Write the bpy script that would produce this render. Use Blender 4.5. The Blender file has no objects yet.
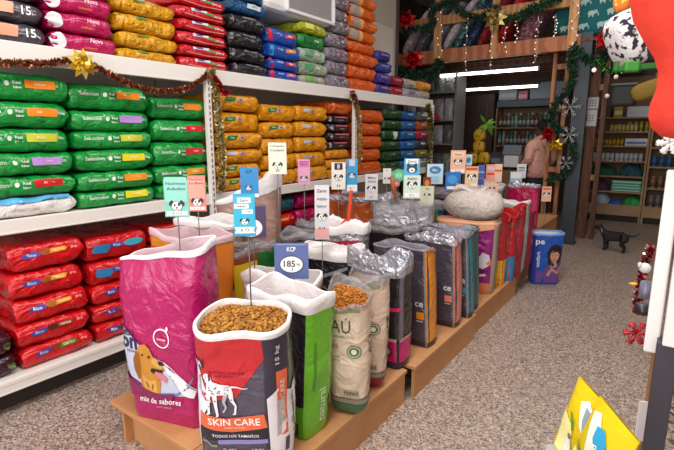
import bpy, bmesh, math, random
from math import sin, cos, pi, radians, hypot, sqrt, atan2
from mathutils import Vector, Matrix, noise
R = random.Random(11)
sc = bpy.context.scene
COL = sc.collection
# ------------------------------------------------------------------ camera maths (a pixel of the photo seen on a real plane)
F = 466.0; YAW = atan2(343, hypot(466, 90)); PIT = atan2(90, 466); CH = 1.5
FW = Vector((-sin(YAW)*cos(PIT), cos(YAW)*cos(PIT), -sin(PIT)))
RT = Vector((cos(YAW), sin(YAW), 0)); UP = RT.cross(FW)
CAM = Vector((0, 0, CH))
def ray(x, y): return FW*F + RT*(x-337) - UP*(y-225)
def onx(x, y, X): d = ray(x, y); return CAM + d*(X/d.x)
def ony(x, y, Y): d = ray(x, y); return CAM + d*(Y/d.y)
def onz(x, y, Z): d = ray(x, y); return CAM + d*((Z-CH)/d.z)
def ppm(p): return F/((Vector(p)-CAM).dot(FW))          # pixels per metre at p
ORD = ['topmost', 'second', 'third', 'fourth', 'fifth', 'sixth', 'seventh', 'eighth', 'ninth', 'tenth', 'eleventh', 'twelfth',
       'thirteenth', 'fourteenth', 'fifteenth', 'sixteenth', 'seventeenth', 'eighteenth', 'nineteenth', 'twentieth']
def nth(i): return 'first' if i == 0 else ORD[i]
# ------------------------------------------------------------------ materials
_M = {}
def lin(h):
    h = h.lstrip('#'); c = [int(h[i:i+2], 16)/255 for i in (0, 2, 4)]
    return [(v/12.92 if v <= .04045 else ((v+.055)/1.055)**2.4) for v in c] + [1]
def mat(hexc, rough=.5, metal=0, bump=0, scale=20, alpha=1, emit=0, spec=.5, trans=0, coat=0, mix=None, mscale=8, kind='noise', dist=0, mlo=.4, mhi=.6):
    key = (hexc, rough, metal, bump, scale, alpha, emit, spec, trans, coat, mix, mscale, kind, dist, mlo, mhi)
    if key in _M: return _M[key]
    m = bpy.data.materials.new('mat_%s_%d' % (hexc.strip('#'), len(_M))); m.use_nodes = True
    nt = m.node_tree; b = nt.nodes['Principled BSDF']
    b.inputs['Base Color'].default_value = lin(hexc); b.inputs['Roughness'].default_value = rough
    b.inputs['Metallic'].default_value = metal; b.inputs['Alpha'].default_value = alpha
    b.inputs['Specular IOR Level'].default_value = spec; b.inputs['Transmission Weight'].default_value = trans
    b.inputs['Coat Weight'].default_value = coat; b.inputs['Coat Roughness'].default_value = .15
    tc = nt.nodes.new('ShaderNodeTexCoord')
    if mix:
        if kind == 'noise':
            n = nt.nodes.new('ShaderNodeTexNoise'); n.inputs['Scale'].default_value = mscale; n.inputs['Detail'].default_value = 3; out = n.outputs['Fac']
        elif kind == 'vor':
            n = nt.nodes.new('ShaderNodeTexVoronoi'); n.inputs['Scale'].default_value = mscale; out = n.outputs['Distance']
        else:
            n = nt.nodes.new('ShaderNodeTexWave'); n.inputs['Scale'].default_value = mscale; n.inputs['Distortion'].default_value = dist; n.inputs['Detail'].default_value = 2; out = n.outputs['Fac']
        nt.links.new(tc.outputs['Object'], n.inputs['Vector'])
        r = nt.nodes.new('ShaderNodeValToRGB'); r.color_ramp.elements[0].position = mlo; r.color_ramp.elements[1].position = mhi
        r.color_ramp.elements[0].color = lin(hexc); r.color_ramp.elements[1].color = lin(mix)
        nt.links.new(out, r.inputs['Fac']); nt.links.new(r.outputs['Color'], b.inputs['Base Color'])
    if bump:
        n = nt.nodes.new('ShaderNodeTexNoise'); n.inputs['Scale'].default_value = scale; n.inputs['Detail'].default_value = 3
        n.inputs['Distortion'].default_value = 1.2
        nt.links.new(tc.outputs['Object'], n.inputs['Vector'])
        bp = nt.nodes.new('ShaderNodeBump'); bp.inputs['Strength'].default_value = bump; bp.inputs['Distance'].default_value = .035
        nt.links.new(n.outputs['Fac'], bp.inputs['Height']); nt.links.new(bp.outputs['Normal'], b.inputs['Normal'])
    if emit:
        b.inputs['Emission Color'].default_value = lin(hexc); b.inputs['Emission Strength'].default_value = emit
    _M[key] = m
    return m
def film(h, rough=.3, bump=.35, scale=14, **k): return mat(h, rough*.8, bump=bump*1.7, scale=scale, coat=.35, **k)     # printed plastic
def ink(h, rough=.38): return mat(h, rough)
WHITE = '#f2f0ee'
# ------------------------------------------------------------------ mesh builder
class MB:
    def __init__(s): s.v = []; s.f = []; s.mi = []; s.ms = []; s.sm = []
    def slot(s, m):
        if m not in s.ms: s.ms.append(m)
        return s.ms.index(m)
    def add(s, vs, fs, m, smooth=True):
        o = len(s.v); k = s.slot(m); s.v += [tuple(v) for v in vs]
        for f in fs: s.f.append([i+o for i in f]); s.mi.append(k); s.sm.append(smooth)
        return s
    def box(s, c, d, m, rot=None, bev=0):
        x, y, z = [q/2 for q in d]
        if bev <= 0:
            vs = [Vector((i*x, j*y, k*z)) for i in (-1, 1) for j in (-1, 1) for k in (-1, 1)]
            fs = [(0, 1, 3, 2), (4, 6, 7, 5), (0, 4, 5, 1), (2, 3, 7, 6), (0, 2, 6, 4), (1, 5, 7, 3)]
        else:
            bm = bmesh.new(); bmesh.ops.create_cube(bm, size=1)
            for v in bm.verts: v.co = Vector((v.co.x*d[0], v.co.y*d[1], v.co.z*d[2]))
            bmesh.ops.bevel(bm, geom=bm.edges[:], offset=bev, segments=2, affect='EDGES', profile=.5)
            bm.verts.index_update(); vs = [v.co.copy() for v in bm.verts]; fs = [[v.index for v in f.verts] for f in bm.faces]; bm.free()
        if rot is not None: vs = [rot @ v for v in vs]
        c = Vector(c)
        return s.add([v+c for v in vs], fs, m, False)
    def tube(s, pts, r, m, n=8, cap=True):
        pts = [Vector(p) for p in pts]; vs = []; fs = []
        for i, p in enumerate(pts):
            t = (pts[min(i+1, len(pts)-1)] - pts[max(i-1, 0)]).normalized()
            a = t.cross(Vector((0, 0, 1)))
            if a.length < .05: a = t.cross(Vector((1, 0, 0)))
            a.normalize(); b = t.cross(a); rr = r[i] if isinstance(r, (list, tuple)) else r
            vs += [p + a*cos(2*pi*j/n)*rr + b*sin(2*pi*j/n)*rr for j in range(n)]
        for i in range(len(pts)-1):
            for j in range(n): fs.append((i*n+j, i*n+(j+1) % n, (i+1)*n+(j+1) % n, (i+1)*n+j))
        if cap: fs.append(tuple(range(n-1, -1, -1))); fs.append(tuple(range((len(pts)-1)*n, len(pts)*n)))
        return s.add(vs, fs, m)
    def lathe(s, prof, m, n=16, c=(0, 0, 0)):
        vs = []; fs = []
        for r, z in prof: vs += [Vector((c[0]+r*cos(2*pi*j/n), c[1]+r*sin(2*pi*j/n), c[2]+z)) for j in range(n)]
        for i in range(len(prof)-1):
            for j in range(n): fs.append((i*n+j, i*n+(j+1) % n, (i+1)*n+(j+1) % n, (i+1)*n+j))
        fs.append(tuple(range(n-1, -1, -1))); fs.append(tuple(range((len(prof)-1)*n, len(prof)*n)))
        return s.add(vs, fs, m)
    def grid(s, fn, nu, nv, m, wrap=False):
        vs = [fn(i, j) for j in range(nv) for i in range(nu)]
        fs = []
        for j in range(nv-1):
            for i in range(nu if wrap else nu-1): fs.append((j*nu+i, j*nu+(i+1) % nu, (j+1)*nu+(i+1) % nu, (j+1)*nu+i))
        return s.add(vs, fs, m)
    def ball(s, c, r, m, n=10, k=7, rot=None):
        r = Vector((r, r, r)) if isinstance(r, (int, float)) else Vector(r); c = Vector(c)
        def fn(i, j):
            t = pi*j/(k-1); a = 2*pi*i/n
            v = Vector((r.x*sin(t)*cos(a), r.y*sin(t)*sin(a), r.z*cos(t)))
            return c + (rot @ v if rot is not None else v)
        return s.grid(fn, n, k, m, True)
    def mesh(s, name):
        me = bpy.data.meshes.new(name); me.from_pydata(s.v, [], s.f)
        for m in s.ms: me.materials.append(m)
        me.polygons.foreach_set('material_index', s.mi); me.polygons.foreach_set('use_smooth', s.sm)
        me.validate(); me.update()
        return me
    def build(s, name, parent=None, loc=None, rotz=0):
        o = bpy.data.objects.new(name, s.mesh(name)); COL.objects.link(o)
        if parent: o.parent = parent
        if loc is not None: o.location = loc
        o.rotation_euler.z = rotz
        return o
def tag(o, label, cat, group=None, kind=None):
    if label: o['label'] = label
    if cat: o['category'] = cat
    if group: o['group'] = group
    if kind: o['kind'] = kind
    return o
def empty(name, loc, label, cat, group=None, rotz=0):
    o = bpy.data.objects.new(name, None); COL.objects.link(o); o.location = loc; o.rotation_euler.z = rotz; o.empty_display_size = .05
    return tag(o, label, cat, group)
def struct(mb, name): o = mb.build(name); o['kind'] = 'structure'; return o
# ------------------------------------------------------------------ printed shapes (2-D, bent onto a surface)
_TX = {}
def textgeo(t, bold):
    if (t, bold) not in _TX:
        cu = bpy.data.curves.new('t', 'FONT'); cu.body = t; cu.resolution_u = 2; cu.offset = bold; cu.fill_mode = 'FRONT'
        ob = bpy.data.objects.new('t', cu); COL.objects.link(ob)
        me = bpy.data.meshes.new_from_object(ob.evaluated_get(bpy.context.evaluated_depsgraph_get()))
        vs = [(v.co.x, v.co.y) for v in me.vertices]; fs = [tuple(p.vertices) for p in me.polygons]
        bpy.data.meshes.remove(me); bpy.data.objects.remove(ob); bpy.data.curves.remove(cu)
        xs = [v[0] for v in vs]; ys = [v[1] for v in vs]
        _TX[(t, bold)] = (vs, fs, min(xs), max(xs), min(ys), max(ys))
    return _TX[(t, bold)]
def T(t, x, y, h, m, L=3, w=None, rot=0, bold=.01, slant=0):
    vs, fs, x0, x1, y0, y1 = textgeo(t, bold); k = h/max(y1-y0, .05); kx = (w/(x1-x0)) if w else k
    c, s = cos(rot), sin(rot); out = []
    for a, b in vs:
        b = (b-(y0+y1)/2)*k; a = (a-(x0+x1)/2)*kx + b*slant
        out.append((x+a*c-b*s, y+a*s+b*c))
    return (out, fs, m, L)
def P(pts, m, L=1): return (list(pts), [tuple(range(len(pts)))], m, L)
def RC(x, y, w, h, m, L=1, rot=0, sk=0):
    c, s = cos(rot), sin(rot)
    return P([(x+a*c-b*s, y+a*s+b*c) for a, b in ((-w/2-sk, -h/2), (w/2-sk, -h/2), (w/2+sk, h/2), (-w/2+sk, h/2))], m, L)
def EL(x, y, rx, ry, m, L=1, n=16, rot=0):
    c, s = cos(rot), sin(rot)
    return P([(x+rx*cos(2*pi*i/n)*c-ry*sin(2*pi*i/n)*s, y+rx*cos(2*pi*i/n)*s+ry*sin(2*pi*i/n)*c) for i in range(n)], m, L)
def RING(x, y, r, w, m, L=1, n=18):
    vs = [(x+q*cos(2*pi*i/n), y+q*sin(2*pi*i/n)) for q in (r, r-w) for i in range(n)]
    return (vs, [(i, (i+1) % n, n+(i+1) % n, n+i) for i in range(n)], m, L)
def ribbon(pts, w, m, L=1):
    vs = []; n = len(pts)
    for i, p in enumerate(pts):
        a = pts[max(i-1, 0)]; b = pts[min(i+1, n-1)]; dx, dy = b[0]-a[0], b[1]-a[1]; q = hypot(dx, dy) or 1
        ww = w[i] if isinstance(w, (list, tuple)) else w
        vs += [(p[0]-dy/q*ww/2, p[1]+dx/q*ww/2), (p[0]+dy/q*ww/2, p[1]-dx/q*ww/2)]
    return (vs, [(2*i, 2*i+1, 2*i+3, 2*i+2) for i in range(n-1)], m, L)
def xf(shapes, x, y, k, ky=None, dl=0): return [([(x+a*k, y+b*(ky or k)) for a, b in v], f, m, L+dl) for v, f, m, L in shapes]
def printed(mb, S, shapes, cell=.03, base=.0018, step=.0009):
    bm = bmesh.new(); ms = []
    for vs, fs, m, L in shapes:
        if m not in ms: ms.append(m)
        bv = [bm.verts.new((a, b, base+L*step)) for a, b in vs]
        for f in fs:
            try: fc = bm.faces.new([bv[i] for i in f])
            except ValueError: continue
            fc.material_index = ms.index(m)
    big = [f for f in bm.faces if len(f.verts) > 4]
    if big: bmesh.ops.triangulate(bm, faces=big)
    if cell and bm.verts:
        for ax in (0, 1):
            lo = min(v.co[ax] for v in bm.verts); hi = max(v.co[ax] for v in bm.verts)
            q = math.ceil(lo/cell)*cell
            while q < hi:
                nrm = (1, 0, 0) if ax == 0 else (0, 1, 0)
                bmesh.ops.bisect_plane(bm, geom=bm.verts[:]+bm.edges[:]+bm.faces[:], plane_co=(q*nrm[0], q*nrm[1], 0), plane_no=nrm, dist=1e-6)
                q += cell
    bm.verts.index_update()
    vs = [S(v.co.x, v.co.y, v.co.z) for v in bm.verts]
    for i, m in enumerate(ms):
        fs = [[v.index for v in f.verts] for f in bm.faces if f.material_index == i]
        if fs:
            used = sorted({j for f in fs for j in f}); mp = {j: k for k, j in enumerate(used)}
            mb.add([vs[j] for j in used], [[mp[j] for j in f] for f in fs], m)
    bm.free()
def dogface(ol='#2a2a30', fur='#f7f5f2'):           # unit-size cartoon puppy head used on the price cards
    w = ink(fur); d = ink(ol)
    return [EL(0, .02, .62, .58, d, 0), EL(0, .02, .57, .53, w, 1), EL(-.62, .38, .2, .36, d, 1, rot=-.5), EL(.62, .38, .2, .36, d, 1, rot=.5),
            EL(-.23, .13, .11, .14, d, 2), EL(.23, .13, .11, .14, d, 2), EL(0, -.17, .14, .09, d, 2), EL(.3, .3, .2, .16, d, 2, rot=.4),
            ribbon([(-.2, -.33), (0, -.42), (.2, -.33)], .06, d, 2)]
# ------------------------------------------------------------------ bags
def interp(tab, v):
    for (a, *p), (b, *q) in zip(tab, tab[1:]):
        if v <= b:
            t = (v-a)/(b-a); t = max(0, min(1, t)); t = t*t*(3-2*t)
            return [i+(j-i)*t for i, j in zip(p, q)]
    return list(tab[-1][1:])
def rrect(W, D, r):
    segs = [('l', W/2-r), ('a', 0), ('l', D-2*r), ('a', 1), ('l', W-2*r), ('a', 2), ('l', D-2*r), ('a', 3), ('l', W/2-r)]
    q = pi*r/2; Pm = 2*(W+D)-8*r+4*q
    cen = [(W/2-r, -D/2+r), (W/2-r, D/2-r), (-W/2+r, D/2-r), (-W/2+r, -D/2+r)]
    st = [(0, -D/2, 1, 0), None, (W/2, -D/2+r, 0, 1), None, (W/2-r, D/2, -1, 0), None, (-W/2, D/2-r, 0, -1), None, (-W/2+r, -D/2, 1, 0)]
    def f(a):
        a %= Pm
        for (k, l), s in zip(segs, st):
            if k == 'l':
                if a <= l: x, y, dx, dy = s; return x+dx*a, y+dy*a, dy, -dx
                a -= l
            else:
                if a <= q:
                    cx, cy = cen[l]; t = -pi/2+l*pi/2+a/r
                    return cx+r*cos(t), cy+r*sin(t), cos(t), sin(t)
                a -= q
        return 0, -D/2, 0, -1
    return f, Pm
class Bag:
    """upright open sack: a = metres round from the middle of the front, z = height"""
    def __init__(s, W, D, H, r=.05, prof=None, seed=0, wr=.007, lean=(0, 0), wave=.012, bulge=.014, tilt=(0, 0), fq=7):
        s.W, s.D, s.H, s.seed, s.wr, s.lean, s.wave, s.bulge, s.tilt, s.fq = W, D, H, seed, wr, lean, wave, bulge, tilt, fq
        s.prof = prof or [(0, .93, .86), (.06, .98, .96), (.5, 1.0, 1.05), (.8, 1.02, 1.0), (1, 1.06, 1.05)]
        s.rr, s.P = rrect(W, D, min(r, D/2-.002, W/2-.002))
    def __call__(s, a, z, off=0, vshape=None):
        v = max(0, min(1.3, z/s.H)); x, y, nx, ny = s.rr(a); sx, sy = interp(s.prof, v)
        n = noise.noise(Vector((x*s.fq, y*s.fq+s.seed*3.1, z*s.fq*.8)))*s.wr + noise.noise(Vector((x*22+s.seed, y*22, z*15)))*s.wr*.35
        n *= min(1, z/.05+.2)
        n += s.bulge*sin(pi*min(v, 1))*(1-min(1, abs(x*2/s.W))**3 if abs(ny) > .7 else .4)
        up = max(0, v-.75)/.25
        zz = z + up*up*(s.wave*(sin(a/s.P*4*pi+s.seed)+.6*sin(a/s.P*10*pi+s.seed*2)) + s.tilt[0]*x/s.W + s.tilt[1]*y/s.D)
        return Vector((x*sx+nx*(n+off)+s.lean[0]*v, y*sy+ny*(n+off)+s.lean[1]*v, zz))
    def body(s, m, name='sack', shapes=(), parent=None, nu=56, nv=24, cell=.03, top=1.0):
        mb = MB()
        mb.grid(lambda i, j: s(s.P*i/nu, s.H*top*j/(nv-1)), nu, nv, m, True)
        c = Vector((0, 0, .004)); vs = [s(s.P*i/nu, 0) for i in range(nu)]
        mb.add(vs, [tuple(range(nu))], m)
        if shapes: printed(mb, s, shapes, cell)
        return mb.build(name, parent)
    def liner(s, m, cuff=.035, parent=None, name='liner', depth=.3, rise=0, nu=56, jag=0, inner=None):
        H = s.H; lv = [(H-cuff, .004), (H-cuff*.5, .007), (H+rise*.6, .006), (H+rise+.003, .0), (H+rise*.6, -.006), (H-cuff, -.009), (H-depth*.5, -.012), (H-depth, -.014)]
        def fn(i, j):
            z, o = lv[j]; a = s.P*i/nu
            jg = jag*noise.noise(Vector((i*.45, s.seed, 0)))*(1 if 1 <= j <= 5 else .2)
            jz = jag*noise.noise(Vector((i*.7+9, s.seed, 3)))*(1 if 1 < j < 5 else (.3 if j == 0 else 0))
            return s(a, z+jz, o+jg*.5)
        mb = MB(); mb.grid(fn, nu, 5, m, True); mb.grid(lambda i, j: fn(i, j+4), nu, 4, inner or m, True)
        return mb.build(name, parent)
    def fill(s, m, z, dome=.02, parent=None, name='filling', kib=None, nk=0, ksize=.006):
        mb = MB(); nr, nu = 6, 40
        def fn(i, j):
            t = 1-j/(nr-1+.001); p = s(s.P*i/nu, z, -.012); c = Vector((s.lean[0]*z/s.H, s.lean[1]*z/s.H, z))
            q = c+(p-c)*t; q.z += dome*(1-t*t) + .004*noise.noise(Vector((q.x*30, q.y*30, s.seed)))
            up = max(0, z/s.H-.6)/.4; q.z += up*(s.tilt[0]*q.x/s.W + s.tilt[1]*q.y/s.D)
            return q
        mb.grid(fn, nu, nr, m, True)
        rr = random.Random(s.seed+5)
        for k in range(nk):
            i = rr.random()*nu; j = (1-sqrt(rr.random()))*(nr-1)*.97
            t0 = fn(i, j); mm = kib[k % len(kib)]; q = ksize*(.8+.5*rr.random())
            mb.ball(t0+Vector((0, 0, q*.5)), (q, q*(.75+.3*rr.random()), q*.7), mm, 6, 4, Matrix.Rotation(rr.random()*6.3, 3, 'Z') @ Matrix.Rotation(rr.random()-.5, 3, 'X'))
        o = mb.build(name, parent); o['kind'] = 'stuff' if nk else 'thing'
        return o
class Pillow:
    """full sack lying down: x along its length, a = metres round from the middle of its front"""
    def __init__(s, L, D, Tk, seed=0, wr=.006, end=.35, tight=9):
        s.L, s.D, s.Tk, s.seed, s.wr, s.end, s.tight = L, D, Tk, seed, wr, end, tight
        s.rr, s.P = rrect(D, Tk, Tk*.34)
    def __call__(s, x, a, off=0):
        u = min(1, abs(x)*2/s.L)
        tz = s.end+(1-s.end)*(max(0, 1-u**s.tight))**.5; sy = 1-.05*u**8
        # quarter turn so that a = 0 is the middle of the front (-Y) and a grows upward
        px, pz, nx, nz = s.rr(a+s.Pq)
        y, z, ny, nzz = -px, pz, -nx, nz
        n = -abs(noise.noise(Vector((x*7+s.seed*5, y*6, z*9))))*s.wr*1.3 + noise.noise(Vector((x*17+z*30, y*19+s.seed, z*26)))*s.wr*.55
        if u > .8: n += s.wr*1.1*sin(a*150+s.seed)*(u-.8)/.2
        Y = y*sy+ny*(n+off); Z = z*tz+nzz*(n*.6+off)
        ex = (off if u > .98 else 0)
        return Vector((x, Y, Z+s.Tk/2))
    @property
    def Pq(s): r = s.Tk*.34; return s.D/2-r+pi*r/2+(s.Tk-2*r)/2
    def mesh(s, name, m, shapes=(), m_end=None, nu=40, na=32, cell=.025):
        mb = MB()
        def fn(i, j):
            t = -1+2*j/(nu-1); t = math.copysign(abs(t)**.7, t)
            return s(t*s.L/2, s.P*i/na)
        mb.grid(fn, na, nu, m, True)
        for sg in (-1, 1):
            ring = [s(sg*s.L/2, s.P*i/na) for i in range(na)]
            c = sum(ring, Vector())/na; c.x += sg*.012
            mb.add(ring+[c], [(i, (i+1) % na, na) for i in range(na)], m_end or m)
        if shapes: printed(mb, s, shapes, cell)
        return mb.mesh(name)
    def seal(s, m):
        mb = MB(); z = s.Tk*.5
        for sg in (-1,):
            def fn(i, j):
                y = -s.D*.40+s.D*.8*i/14; w = .006*sin(i*1.9+s.seed)+.004*sin(i*3.3)
                return Vector((sg*(s.L/2+.008+.03*j), y, z+w+(.004 if j == 0 else 0)))
            mb.grid(fn, 15, 2, m)
            mb.add([v+Vector((0, 0, .0025)) for v in [fn(i, j) for j in range(2) for i in range(15)]], [(i, i+1, 16+i, 15+i) for i in range(14)], m)
        return mb.mesh('seal')
# ================================================================== SETTING
def terrazzo():
    m = bpy.data.materials.new('terrazzo'); m.use_nodes = True; nt = m.node_tree; b = nt.nodes['Principled BSDF']
    tc = nt.nodes.new('ShaderNodeTexCoord')
    def vor(sc_, cols, rnd=1):
        v = nt.nodes.new('ShaderNodeTexVoronoi'); v.inputs['Scale'].default_value = sc_; v.inputs['Randomness'].default_value = rnd
        nt.links.new(tc.outputs['Object'], v.inputs['Vector'])
        s = nt.nodes.new('ShaderNodeSeparateColor'); nt.links.new(v.outputs['Color'], s.inputs['Color'])
        r = nt.nodes.new('ShaderNodeValToRGB'); r.color_ramp.interpolation = 'CONSTANT'
        e = r.color_ramp.elements; e[0].position = 0; e[0].color = lin(cols[0][1]); e[1].position = cols[1][0]; e[1].color = lin(cols[1][1])
        for p, c in cols[2:]: x = e.new(p); x.color = lin(c)
        nt.links.new(s.outputs['Red'], r.inputs['Fac']); return r
    a = vor(105, [(0, '#51433d'), (.14, '#b3a195'), (.42, '#9a877b'), (.62, '#cdb9ac'), (.80, '#8a766b'), (.93, '#e2d2c7')])
    c = vor(230, [(0, '#5d504a'), (.12, '#b09c90'), (.5, '#c0aea2'), (.8, '#9a877c')])
    mx = nt.nodes.new('ShaderNodeMix'); mx.data_type = 'RGBA'; mx.inputs[0].default_value = .4
    nt.links.new(a.outputs['Color'], mx.inputs[6]); nt.links.new(c.outputs['Color'], mx.inputs[7])
    d = vor(150, [(0, '#4a3d38'), (.16, '#ffffff')]); m2 = nt.nodes.new('ShaderNodeMix'); m2.data_type = 'RGBA'; m2.blend_type = 'MULTIPLY'; m2.inputs[0].default_value = .75
    nt.links.new(mx.outputs[2], m2.inputs[6]); nt.links.new(d.outputs['Color'], m2.inputs[7]); nt.links.new(m2.outputs[2], b.inputs['Base Color']); b.inputs['Roughness'].default_value = .38
    return m
struct(MB().box((-1.5, 4.2, -.05), (7, 13.6, .1), terrazzo()), 'floor')
plaster = mat('#b9b2aa', .9, bump=.1, scale=30); dkwall = mat('#5d5450', .85, mix='#4a423f', mscale=3)
struct(MB().box((-3.5, 2.05, 2.0), (.1, 8.3, 4.1), plaster), 'wall_left')
struct(MB().box((-4.5, 8.2, 2.0), (.1, 4.1, 4.1), dkwall), 'wall_left_rear')
struct(MB().box((-3.97, 6.25, 2.0), (1.04, .1, 4.1), dkwall), 'wall_left_return')
struct(MB().box((-1.5, 10.3, 2.0), (7, .1, 4.1), mat('#6b5a4e', .85)), 'wall_back')
struct(MB().box((1.75, 4.2, 2.0), (.1, 12.1, 4.1), plaster), 'wall_right')
struct(MB().box((-1.4, 4.2, 4.1), (6.4, 12.4, .1), mat('#cfcac4', .9)), 'ceiling')
wood = mat('#9a5f3a', .55, mix='#b87b4e', mscale=3, kind='wave', dist=6)
woodlt = mat('#d09a66', .55, mix='#bb8350', mscale=4, kind='wave', dist=5)
wooddk = mat('#6b3f28', .6, mix='#55301f', mscale=3, kind='wave', dist=6)
# loft: floor boards, front beam, rail, wooden posts
o = empty('loft', (-2.6, 7.0, 2.6), 'brown wooden loft with a front beam and rail above the counter', 'loft')
def part(mb, name, par): # part of a thing whose Empty is not at the origin: keep world coordinates
    ob = mb.build(name, par); ob.location = -par.location; return ob
part(MB().box((-2.66, 7.0, 2.68), (2.98, .10, .19), mat('#a05e3c', .55, mix='#b97350', mscale=2, kind='wave', dist=8), bev=.006), 'beam', o)
part(MB().box((-2.66, 8.65, 2.715), (3.5, 3.2, .04), wooddk), 'loft_floor', o)
for k in range(5): part(MB().box((-2.66, 7.5+.6*k, 2.655), (3.4, .07, .08), wooddk), 'joist', o)
part(MB().box((-2.75, 7.02, 3.20), (3.0, .06, .13), woodlt), 'rail', o)
for px, w in ((438, .11), (495, .09), (573, .11)):
    x = ony(px, 30, 6.93).x; part(MB().box((x, 6.93, 3.08), (w, .05, 1.0), woodlt), 'post', o)
# doorway frame and steel column at the right end of the loft
o = empty('steel_column', (-1.13, 7.12, 0), 'dark grey square steel column standing where the aisle narrows', 'column')
o['kind'] = 'structure'
part(MB().box((-1.13, 7.12, 1.40), (.17, .12, 2.8), mat('#39404a', .45)), 'shaft', o)
part(MB().box((-1.13, 7.12, .01), (.22, .18, .02), mat('#30353c', .5)), 'base_plate', o)
o = empty('timber_frame', (-1.42, 7.2, 0), 'ladder-like orange-brown timber frame beside the steel column', 'timber frame'); o['kind'] = 'structure'
for x in (-1.50, -1.34): part(MB().box((x, 7.22, 1.3), (.05, .07, 2.6), wood), 'stile', o)
for z in (.35, 1.02, 1.85, 2.42): part(MB().box((-1.42, 7.22, z), (.11, .05, .07), wood), 'rung', o)
o = empty('timber_frame', (-.98, 7.5, 0), 'dark brown timber frame behind the steel column', 'timber frame'); o['kind'] = 'structure'
for x, w in ((-1.02, .09), (-.9, .06)): part(MB().box((x, 7.6, 1.35), (w, .07, 2.7), wooddk), 'stile', o)
for z in (.9, 2.15): part(MB().box((-.96, 7.6, z), (.10, .05, .08), wood), 'rung', o)
# ------------------------------------------------------------------ shelving bays along the left wall
XF = -2.78
metal = mat('#e6e1dc', .4, bump=.02, scale=60); metal2 = mat('#d9d2cc', .45)
bays = [(-.1, 2.25), (2.27, 4.14), (4.16, 6.05)]
for k, (y0, y1) in enumerate(bays):
    L = y1-y0; yc = (y0+y1)/2
    o = empty('shelf_unit', (-3.08, yc, 0), ['white metal shelf unit holding the green and red sacks', 'white metal shelf unit holding the yellow sacks',
              'white metal shelf unit holding the orange and dark green sacks'][k], 'shelf unit', 'white metal shelf units on the left wall')
    for zt, lip, dep in ((1.061, .078, .62), (1.955, .105, .62), (.205, .078, .66)):
        ob = MB(); ob.box((-3.09, yc, zt-.012), (dep, L, .024), metal, bev=.003)
        ob.box((XF+.006, yc, zt-lip/2+.008), (.022, L, lip), metal, bev=.005)
        ob.box((XF+.004, yc, zt-lip+.014), (.034, L, .010), metal2, bev=.003)
        part(ob, 'shelf_board', o)
    part(MB().box((-3.17, yc, .055), (.58, L-.02, .11), mat('#3a3533', .8)), 'under_shelf_shade', o)  # dark block stands in for the shade in the gap below the shelf
    part(MB().box((-3.41, yc, 1.5), (.02, L, 2.9), mat('#cfc8c2', .6)), 'back_panel', o)
    ob = MB(); ob.box((XF+.012, y1-.0, .95), (.035, .045, 1.9), metal, bev=.004)
    for q in range(42): ob.box((XF+.030, y1, .14+q*.042), (.002, .010, .024), mat('#5b5654', .7))
    part(ob, 'upright', o)
# ------------------------------------------------------------------ sealed sacks
def k_green(L, t, v):
    lab = ['#f08a1c', '#f08a1c', '#c3c63c', '#b98ad6', '#cf1f2b', '#e2d21c', '#e8931f'][v % 7]; w = ink('#e9f5ea')
    sh = [T('Seleccion', -L*.28, .014, .022, w, 2), T('Real', L*.0, .018, .016, w, 2), T('Sabor', L*.0, -.006, .012, w, 2), EL(-L*.09, .012, .012, .014, w, 2, 8),
          RC(L*.22, .014, .15, .042, ink(lab), 2, .0), T('Adultos', L*.22, .017, .013, ink('#fff3e0'), 3), T('25kg', L*.41, .012, .018, w, 2)]
    return film('#0b8f38', .27, .5, 13), None, sh
def k_white(L, t, v):
    return film('#e4dfdd', .35, .4, 12), None, [P([(-L*.5, .045), (-L*.2, .02), (L*.2, .05), (L*.42, .03), (L*.42, .055), (-L*.5, .07)], ink('#4aa8d8'), 2), T('mascotas', -.02, -.012, .02, ink('#b6a7a2'), 2)]
def k_red(L, t, v):
    pc = ['#f0a01e', '#f2a21e', '#8d4a3a', '#2f9a3c', '#e8b01e'][v % 5]; pc2 = ['#a8562c', '#b06a2c', '#5b2a20', '#8a3a24', '#a8562c'][v % 5]
    return film('#cf1019', .26, .5, 12), film('#b40d15', .3), [EL(-L*.22, .012, .045, .017, ink('#3a4fae'), 2, rot=.08), T('Rico', -L*.22, .013, .018, ink('#ffffff'), 3),
          EL(-L*.02, .020, .035, .018, ink(pc2), 2), P([(L*.02, .006), (L*.24, .010), (L*.26, .024), (L*.23, .036), (L*.03, .032)], ink(pc), 3), T('carne', L*.14, .021, .014, ink('#fff0c8'), 4),
          T('20 kg', L*.36, .022, .016, ink('#ffe6e0'), 2, slant=.2)]
def k_redblue(L, t, v): return film('#c9121c', .26, .5, 12), None, [P([(-L*.45, -.02), (-L*.2, -.03), (-L*.1, .02), (-L*.4, .03)], ink('#2a7fb4'), 2), EL(-L*.05, .012, .045, .017, ink('#3a4fae'), 3), EL(L*.25, .012, .07, .022, ink('#38a3bf'), 2), T('Rico', -L*.05, .013, .018, ink('#ffffff'), 4)]
def k_burg(L, t, v): return film('#b50f55', .27, .4, 12), film('#9a0c48', .3), [EL(-L*.42, .0, .042, .048, ink('#e8e2e6'), 2), T('Nova', L*.18, .024, .024, ink('#f7e6ee'), 2, slant=.2), T('cachorro', L*.07, -.018, .014, ink('#e88a2c'), 2), ribbon([(-L*.3, .0), (-L*.1, .022), (L*.1, .028)], .003, ink('#d86a9a'), 2)]
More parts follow.
